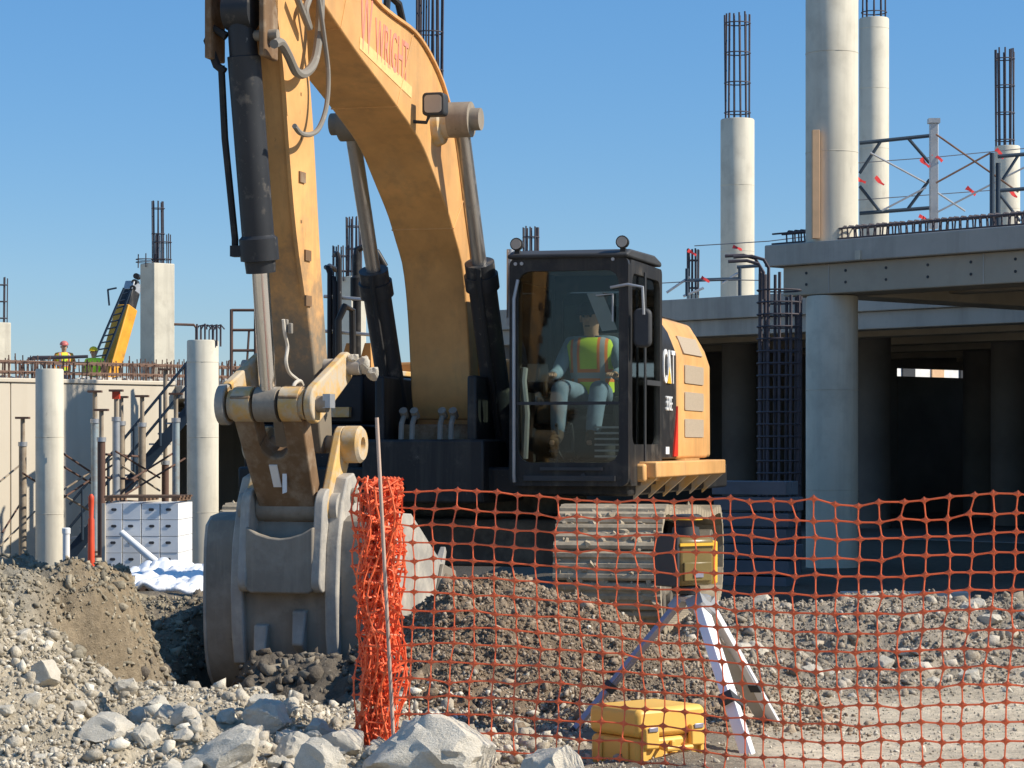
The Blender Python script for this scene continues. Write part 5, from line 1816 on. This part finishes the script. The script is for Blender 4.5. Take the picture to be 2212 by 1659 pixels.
def make_person(name, label, loc, rz, J, cloth, hat, scale=1.0, parent_local=None):
    """J: joint dict in local coordinates (x forward, y left, z up)"""
    p = thing(name, loc, rz, label, 'person')
    p.scale = (scale,) * 3
    chain = lambda *k: [J[q] for q in k]
    # continuous body
    names = ['pelvis', 'waist', 'chest', 'neck', 'head0', 'head1', 'head2', 'shL', 'elL', 'wrL', 'haL', 'shR', 'elR', 'wrR', 'haR', 'hipL', 'knL', 'anL', 'toL', 'hipR', 'knR', 'anR', 'toR']
    rad = dict(pelvis=(.13, .10), waist=(.12, .09), chest=(.15, .10), neck=(.055, .055), head0=(.07, .085), head1=(.085, .105), head2=(.07, .085),
               shL=.065, elL=.046, wrL=.033, haL=(.035, .022), shR=.065, elR=.046, wrR=.033, haR=(.035, .022),
               hipL=.095, knL=.066, anL=.045, toL=.04, hipR=.095, knR=.066, anR=.045, toR=.04)
    ix = {n: i for i, n in enumerate(names)}
    ed = [('pelvis', 'waist'), ('waist', 'chest'), ('chest', 'neck'), ('neck', 'head0'), ('head0', 'head1'), ('head1', 'head2'),
          ('chest', 'shL'), ('shL', 'elL'), ('elL', 'wrL'), ('wrL', 'haL'), ('chest', 'shR'), ('shR', 'elR'), ('elR', 'wrR'), ('wrR', 'haR'),
          ('pelvis', 'hipL'), ('hipL', 'knL'), ('knL', 'anL'), ('anL', 'toL'), ('pelvis', 'hipR'), ('hipR', 'knR'), ('knR', 'anR'), ('anR', 'toR')]
    nodes = [(J[n], rad[n]) for n in names]
    edges = [(ix[a], ix[b]) for a, b in ed]
    # five fingers per hand
    for sd in 'LR':
        w, h = Vector(J['wr' + sd]), Vector(J['ha' + sd])
        f = (h - w).normalized()
        side = f.cross(Vector((0, 0, 1)))
        side = side.normalized() if side.length > .1 else Vector((0, 1, 0))
        dn = side.cross(f).normalized() * -1
        for k, (o_, ln) in enumerate(((-.026, .065), (-.009, .078), (.009, .074), (.026, .056))):
            b0 = len(nodes)
            q0 = h + side * o_ + f * .02
            nodes += [(tuple(q0), .010), (tuple(q0 + f * ln * .5 + dn * .01), .0095), (tuple(q0 + f * ln * .8 + dn * .035), .0085)]
            edges += [(ix['ha' + sd], b0), (b0, b0 + 1), (b0 + 1, b0 + 2)]
        b0 = len(nodes)
        q0 = w + f * .03 + side * (-.035 if sd == 'L' else .035)
        nodes += [(tuple(q0), .013), (tuple(q0 + f * .05 + side * (-.015 if sd == 'L' else .015) + dn * .02), .010)]
        edges += [(ix['wr' + sd], b0), (b0, b0 + 1)]
    skin_mesh('body', nodes, edges, M_['skin'], p, 2)

    def sub_(name_, keys, rr_, edg, m, sb=2):
        return skin_mesh(name_, [(J[k], rr_[i]) for i, k in enumerate(keys)], edg, m, p, sb)
    sub_('shirt', ['waist', 'chest', 'shL', 'elL', 'wrL', 'shR', 'elR', 'wrR', 'neck'], [(.145, .115), (.175, .125), .085, .062, .048, .085, .062, .048, .07],
         [(0, 1), (1, 2), (2, 3), (3, 4), (1, 5), (5, 6), (6, 7), (1, 8)], cloth['shirt'])
    pk = ['waist', 'pelvis', 'hipL', 'knL', 'anL', 'hipR', 'knR', 'anR']
    sub_('trousers', pk, [(.135, .11), (.155, .125), .115, .085, .07, .115, .085, .07], [(0, 1), (1, 2), (2, 3), (3, 4), (1, 5), (5, 6), (6, 7)], cloth['pants'])
    for sd in 'LR':
        a, t = Vector(J['an' + sd]), Vector(J['to' + sd])
        skin_mesh('boot', [(tuple(a + Vector((0, 0, .08))), .065), (tuple(a), .06), (tuple(a * .5 + t * .5), .055), (tuple(t), .048)], [(0, 1), (1, 2), (2, 3)], M_['boot'], p, 1)
    w_, c_, n_ = Vector(J['waist']), Vector(J['chest']), Vector(J['neck'])
    ax_ = (n_ - w_).normalized()
    lt_ = Vector((0, 1, 0))
    fwd_ = lt_.cross(ax_).normalized()
    rings = [(w_ - ax_ * .13, .185, .155), (w_ - ax_ * .02, .185, .155), (w_ + ax_ * .12, .20, .16), (c_, .225, .165), (c_ + ax_ * .07, .225, .15), (c_ + ax_ * .12, .19, .12), (c_ + ax_ * .145, .13, .09)]
    vv, ff = [], []
    NN = 28
    for (q, a_, b_) in rings:
        for k in range(NN):
            t = 2 * math.pi * k / NN
            cx_, sx_ = math.cos(t), math.sin(t)
            vv.append(q + lt_ * a_ * math.copysign(abs(cx_) ** .8, cx_) + fwd_ * b_ * math.copysign(abs(sx_) ** .8, sx_) * (1 + .03 * math.sin(5 * t + q.z * 30)))
    for r_ in range(len(rings) - 1):
        for k in range(NN):
            ff.append((r_ * NN + k, r_ * NN + (k + 1) % NN, (r_ + 1) * NN + (k + 1) % NN, (r_ + 1) * NN + k))
    org = Vector((w_.x, w_.y, w_.z - .10))
    vv = [q - org for q in vv]
    v = MB().add(vv, ff).build('vest', cloth['vest'], p, loc=org)
    # face
    hd = Vector(J['head1'])
    fw = Vector(J['face']).normalized()
    lf_ = Vector((0, 0, 1)).cross(fw).normalized()
    up_ = fw.cross(lf_)
    f_ = MB()
    f_.lathe(hd + fw * .085 + up_ * .015, fw - up_ * .5, [(0, .016), (.02, .018), (.03, .010)], 8)
    f_.build('nose', M_['skin'], p)
    for sg in (-1, 1):
        MB().lathe(hd + fw * .085 + lf_ * sg * .033 + up_ * .03, fw, [(0, .012), (.008, .010), (.011, .003)], 8).build('eye', M_['dark'], p)
        MB().obox(hd + lf_ * sg * .088, (.04, .018, .06), fw, lf_, up_).build('ear', M_['skin'], p, .006)
    MB().obox(hd + fw * .092 - up_ * .055, (.012, .045, .010), fw, lf_, up_).build('mouth', M_['boot'], p)
    # hat
    ht = hd + up_ * .045
    MB().lathe(ht, up_, [(0, .118), (.03, .117), (.07, .10), (.10, .07), (.118, .02)], 18).build(hat[0], hat[1], p)
    MB().obox(ht + fw * .13 + up_ * .008, (.12, .15, .014), fw, lf_, up_).build('brim', hat[1], p, .005)
    return p


seated = dict(pelvis=(.0, 0, .0), waist=(-.02, 0, .16), chest=(.0, 0, .37), neck=(.02, 0, .52), head0=(.04, 0, .58), head1=(.05, 0, .67), head2=(.04, 0, .75), face=(1, -.15, -.15),
              shL=(.0, .20, .44), elL=(.12, .29, .20), wrL=(.36, .28, .17), haL=(.43, .27, .18), shR=(.0, -.20, .44), elR=(.14, -.27, .20), wrR=(.38, -.26, .17), haR=(.45, -.25, .18),
              hipL=(.06, .11, .0), knL=(.48, .17, .06), anL=(.60, .14, -.36), toL=(.76, .15, -.41), hipR=(.06, -.11, .0), knR=(.50, -.17, .07), anR=(.62, -.15, -.36), toR=(.78, -.17, -.41))
# world position of the seat
sx, sy, sz = .98, 1.15, 1.85
wx = OX - sP * sx + cP * sy
wy = OY - cP * sx - sP * sy
op = make_person('person', 'operator in lime and orange vest sitting in the excavator cab', (wx, wy, sz), -(math.pi / 2 + PHI), seated,
                 dict(shirt=M_['shirt'], pants=M_['jeans'], vest=M_['vest']), ('cap', M_['cap']), .93)
stand = dict(pelvis=(0, 0, .95), waist=(0, 0, 1.12), chest=(0, 0, 1.33), neck=(.01, 0, 1.49), head0=(.02, 0, 1.55), head1=(.03, 0, 1.63), head2=(.02, 0, 1.71), face=(1, 0, -.1),
             shL=(0, .20, 1.40), elL=(.03, .28, 1.15), wrL=(.2, .24, 1.05), haL=(.27, .22, 1.05), shR=(0, -.20, 1.40), elR=(.0, -.28, 1.14), wrR=(.08, -.27, .92), haR=(.10, -.27, .85),
             hipL=(0, .10, .93), knL=(.03, .12, .50), anL=(0, .13, .08), toL=(.14, .15, .04), hipR=(0, -.10, .93), knR=(.03, -.12, .50), anR=(0, -.13, .08), toR=(.14, -.15, .04))
p = D(138, 790, 66)
make_person('person', 'far worker in orange vest and red white hard hat on the deck', (p.x, 66, 2.45), math.radians(-70), stand, dict(shirt=M_['orange_vest'], pants=M_['jeans'], vest=M_['vest']), ('hard_hat', M_['hat_red']))
p = D(203, 790, 66)
make_person('person', 'far worker in yellow vest and yellow hard hat below the crane', (p.x, 66, 2.30), math.radians(-100), stand, dict(shirt=M_['lime'], pants=M_['jeans'], vest=M_['lime']), ('hard_hat', M_['hat_yellow']))
o = thing('lying_rebar', (0, 0, 0), 0, 'bundle of long dark bars resting on the rebar thicket by the workers', 'rebar')
bars(o, 'bar', [((60, 775), (190, 770)), ((70, 772), (150, 771)), ((90, 778), (98, 800))], 46, .03, M_['rebar'])

# ------------------------------------------------------------------ net fence
FA, FB = Vector((-.62, 12.42, 0)), Vector((2.70, 10.62, 0))
fd = (FB - FA)
FLn = fd.length
fd.normalize()
fnrm = Vector((fd.y, -fd.x, 0))
fence = thing('safety_fence', FA, 0, 'orange plastic net fence stretched in front of the excavator', 'fence')


def strand(V, F_, p, q, r0, r1, fl):
    """thin strand from node p to q, thick at the ends; fl: normal of the net"""
    d = (q - p)
    L = np.linalg.norm(d)
    if L < 1e-5:
        return
    d = d / L
    w = np.cross(d, fl)
    w /= np.linalg.norm(w) + 1e-9
    rs = [(0, r0), (.22, r1), (.78, r1), (1, r0)]
    o = len(V)
    for t, r in rs:
        c = p + (q - p) * t
        for s_, e in ((1, 0), (0, 1), (-1, 0), (0, -1)):
            V.append(c + w * r * s_ + fl * min(r, .004) * .8 * e)
    for k in range(3):
        for j in range(4):
            F_.append((o + k * 4 + j, o + k * 4 + (j + 1) % 4, o + (k + 1) * 4 + (j + 1) % 4, o + (k + 1) * 4 + j))


def node(V, F_, p, a, b, r, fl):
    o = len(V)
    for v in (a * r, b * r, -a * r, -b * r):
        V.append(p + v)
    V.append(p + fl * .005)
    V.append(p - fl * .005)
    for j in range(4):
        F_.append((o + j, o + (j + 1) % 4, o + 4))
        F_.append((o + (j + 1) % 4, o + j, o + 5))


NC, NR = 36, 16
V, F_ = [], []
G = {}
fdn, fnn = np.array(fd), np.array(fnrm)
rng2 = np.random.default_rng(21)
for i in range(NC):
    for j in range(NR):
        s_ = i * .1035
        u = s_ / FLn
        top = 1.225 - .035 * math.sin(math.pi * min(u * 1.25, 1)) + .012 * math.sin(u * 17)
        bot = -.06 + .03 * math.sin(u * 9)
        tt = j / (NR - 1)
        z = bot + (top - bot) * tt
        slack = .045 * math.sin(u * 11 + tt * 2) + .05 * (1 - tt) * math.sin(u * 5 + 1) + .02 * math.sin(tt * 9 + u * 6)
        lean = .10 * (1 - tt) * math.sin(u * 3.2 + .6) + (-.10 * (1 - tt) if u < .2 else 0) * (1 - u * 5) + .05 * tt * math.sin(u * 2.2)
        g = np.array(FA) * 0 + fdn * (s_ + .08 + lean + rng2.normal() * .006) + fnn * slack + np.array([0, 0, z + rng2.normal() * .006])
        if i == NC - 3 and j == NR - 1:
            g[2] -= .02
        G[i, j] = g
for i in range(NC):
    for j in range(NR):
        if i < NC - 1:
            strand(V, F_, G[i, j], G[i + 1, j], .0128, .0042, fnn)
        if j < NR - 1:
            strand(V, F_, G[i, j], G[i, j + 1], .0128, .0038, fnn)
        node(V, F_, G[i, j], fdn, np.array([0, 0, 1.0]), .0175, fnn)
net = MB().add(V, F_).build('net', M_['fence'], fence, smooth=False)
# bunched end of the net
V, F_ = [], []
G = {}
NB = 64
for i in range(NB):
    u = i / (NB - 1)
    a = rng2.uniform(0, 2 * math.pi)
    rad = rng2.uniform(.02, .13)
    cx_, cy_ = math.cos(a) * rad * .95 - .045, math.sin(a) * rad
    for j in range(NR + 1):
        tt = j / NR
        spread = 1 + .25 * math.sin(tt * 5 + a) - .15 * tt
        G[i, j] = np.array([cx_ * spread + .03 * math.sin(tt * 14 + i * 1.7) + .02 * (tt - .5) - .03 * (1 - tt), cy_ * spread + .03 * math.cos(tt * 11 + i),
                            -.08 + 1.34 * tt + .028 * math.sin(i * 2.1 + tt * 4)])
for i in range(NB):
    for j in range(NR + 1):
        fl = np.array([math.cos(i), math.sin(i), .2])
        fl /= np.linalg.norm(fl)
        if i < NB - 1 and np.linalg.norm(G[i, j] - G[i + 1, j]) < .30:
            mid = (G[i, j] + G[i + 1, j]) / 2 + np.array([rng2.normal() * .02, rng2.normal() * .02, rng2.normal() * .015])
            strand(V, F_, G[i, j], mid, .009, .005, fl)
            strand(V, F_, mid, G[i + 1, j], .006, .005, fl)
        if j < NR:
            strand(V, F_, G[i, j], G[i, j + 1], .009, .005, fl)
        node(V, F_, G[i, j], np.array([1.0, 0, 0]), np.array([0, 0, 1.0]), .014, fl)
o = MB().add(V, F_).build('bunched_net', M_['fence'], fence, smooth=False)
o['label'] = 'thick bunched roll of orange net at the stake'
sk_t, sk_b = D(814, 902, 12.26), D(853, 1590, 12.26)
MB().cyl(sk_b - FA - Vector((0, 0, .15)), sk_t - FA, .0095, n=10).build('stake', M_['stake'], fence)
MB().cyl(Vector((2.62, 10.68, -.2)) - FA, Vector((2.63, 10.68, 1.4)) - FA, .011, n=10).build('stake', M_['stake'], fence)

# ------------------------------------------------------------------ tripod and laser
Yt = 13.0
hd_p = D(1500, 1290, Yt)
tp = thing('survey_tripod', (hd_p.x, Yt, 0), 0, 'white aluminium survey tripod standing behind the orange net', 'tripod')
hz = hd_p.z
MB().lathe((0, 0, hz - .03), (0, 0, 1), [(0, .05), (.01, .085), (.035, .09), (.045, .07)], 24).build('head', M_['galv'], tp)


def leg(foot, hip, w1, m, thick):
    foot, hip = Vector(foot), Vector(hip)
    lg = MB()
    mid = hip + (foot - hip) * .62
    dirv = (foot - hip).normalized()
    side = dirv.cross(Vector((-.78, .62, 0))).normalized()
    front = side.cross(dirv).normalized()
    lg.obox((hip + mid) / 2, ((mid - hip).length, w1, thick), dirv, side, front)
    o = lg.build('leg', M_[m], tp, .004)
    MB().obox((mid * 1.0 + foot) / 2 - dirv * .1, ((foot - mid).length + .15, w1 * .55, thick * 1.25), dirv, side, front).build('lower_leg', M_[m], o, .003)
    MB().lathe(foot - dirv * .06, dirv, [(0, .022), (.05, .02), (.12, .004)], 10).build('foot_spike', M_['dark'], o)
    MB().obox(mid, (.05, w1 * 1.25, thick * 1.6), dirv, side, front).build('clamp', M_['dark'], o)
    MB().obox(hip, (.07, w1 * 1.3, thick * 1.8), dirv, side, front).build('hinge', M_['galv'], o)
    return o


def rel(x, y, Y):
    return D(x, y, Y) - Vector((hd_p.x, Yt, 0))


leg(rel(1228, 1592, 13.05), (-.09, 0, hz - .04), .045, 'alu_dark', .03)
leg(rel(1622, 1650, 12.25), (.03, -.06, hz - .05), .115, 'alu', .05)
l3 = leg(rel(1690, 1588, 13.5), (.08, .05, hz - .04), .035, 'alu', .05)
a_, b_ = Vector((.07, .05, hz - .12)), rel(1672, 1570, 13.5)
MB().beam(a_ + Vector((-.03, 0, 0)), b_ + Vector((-.03, 0, 0)), .07, .02, (0, 1, 0)).build('leg_inside', M_['tan_strap'], l3)

lz0 = hz + .02
ls_ = thing('laser_level', (hd_p.x - .045, Yt, lz0), .55, 'yellow and grey rotating laser level on the survey tripod', 'laser level')
MB().lathe((0, 0, 0), (0, 0, 1), [(0, .07), (.02, .08), (.04, .075)], 20).build('base', M_['dark'], ls_)
MB().box(-.115, .115, -.10, .10, .045, .30).build('body', M_['laser_dark'], ls_, .025)
MB().box(-.135, -.112, -.105, .105, .04, .32).build('side_handle', M_['dark'], ls_, .008)
MB().box(.112, .150, -.085, .085, .05, .28).build('battery_door', M_['laser'], ls_, .012)
MB().box(-.09, .09, -.112, -.098, .07, .17).build('screen', M_['laser_dark'], ls_, .006)
MB().box(-.03, .03, -.118, -.112, .09, .12).build('label_plate', M_['alu_dark'], ls_)
MB().box(-.115, .115, -.112, -.10, .255, .27).build('trim', M_['laser'], ls_)
MB().lathe((0, 0, .30), (0, 0, 1), [(0, .075), (.05, .07), (.055, .05), (.09, .05), (.095, .085), (.115, .08), (.12, .03)], 22).build('rotor_head', M_['dark'], ls_)
MB().lathe((0, 0, .39), (0, 0, 1), [(0, .088), (.012, .088), (.028, .05)], 22).build('rotor_cap', M_['laser'], ls_)

# carrying case
pcx = D(1398, 1600, 12.28)
gz = -.165
cs = thing('carrying_case', (pcx.x, 12.28, gz), math.radians(38), 'yellow hard plastic carrying case beside the tripod', 'case')
wx_, wy_, hz_ = .26, .17, .36
CW, CD, CH = .44, .36, .33
MB().prism(rrect(-CW / 2, CW / 2, 0, CH * .56, .03, 3), 'y', -CD / 2, CD / 2).build('case_body', M_['case'], cs, .02)
lid = MB().prism(rrect(-CW / 2 - .006, CW / 2 + .006, CH * .565, CH, .035, 3), 'y', -CD / 2 - .006, CD / 2 + .006).build('lid', M_['case'], cs, .025)
for k in (-.15, .15):
    MB().box(k - .045, k + .045, -CD / 2 - .035, -CD / 2 - .003, CH * .40, CH * .72).build('latch', M_['case'], cs, .01)
    MB().box(k - .03, k + .03, -CD / 2 - .042, -CD / 2 - .036, CH * .66, CH * .73).build('latch_tab', M_['alu_dark'], cs, .003)
for k in (-.19, 0, .19):
    MB().box(k - .012, k + .012, -CD / 2 - .02, -CD / 2 - .0005, CH * .05, CH * .5).build('rib', M_['case'], cs, .005)
MB().tube([(-.08, -CD / 2, CH * .42), (-.08, -CD / 2 - .06, CH * .40), (.08, -CD / 2 - .06, CH * .40), (.08, -CD / 2, CH * .42)], .013, 8).build('handle', M_['case'], cs)
MB().box(-.05, .05, -CD / 2 - .004, -CD / 2 - .0006, CH * .12, CH * .30).build('name_plate', M_['alu'], cs)
for k in (-.1, .1):
    MB().box(-CW / 2 - .014, -CW / 2 - .001, k - .02, k + .02, .02, CH * .5).build('rib', M_['case'], cs, .005)
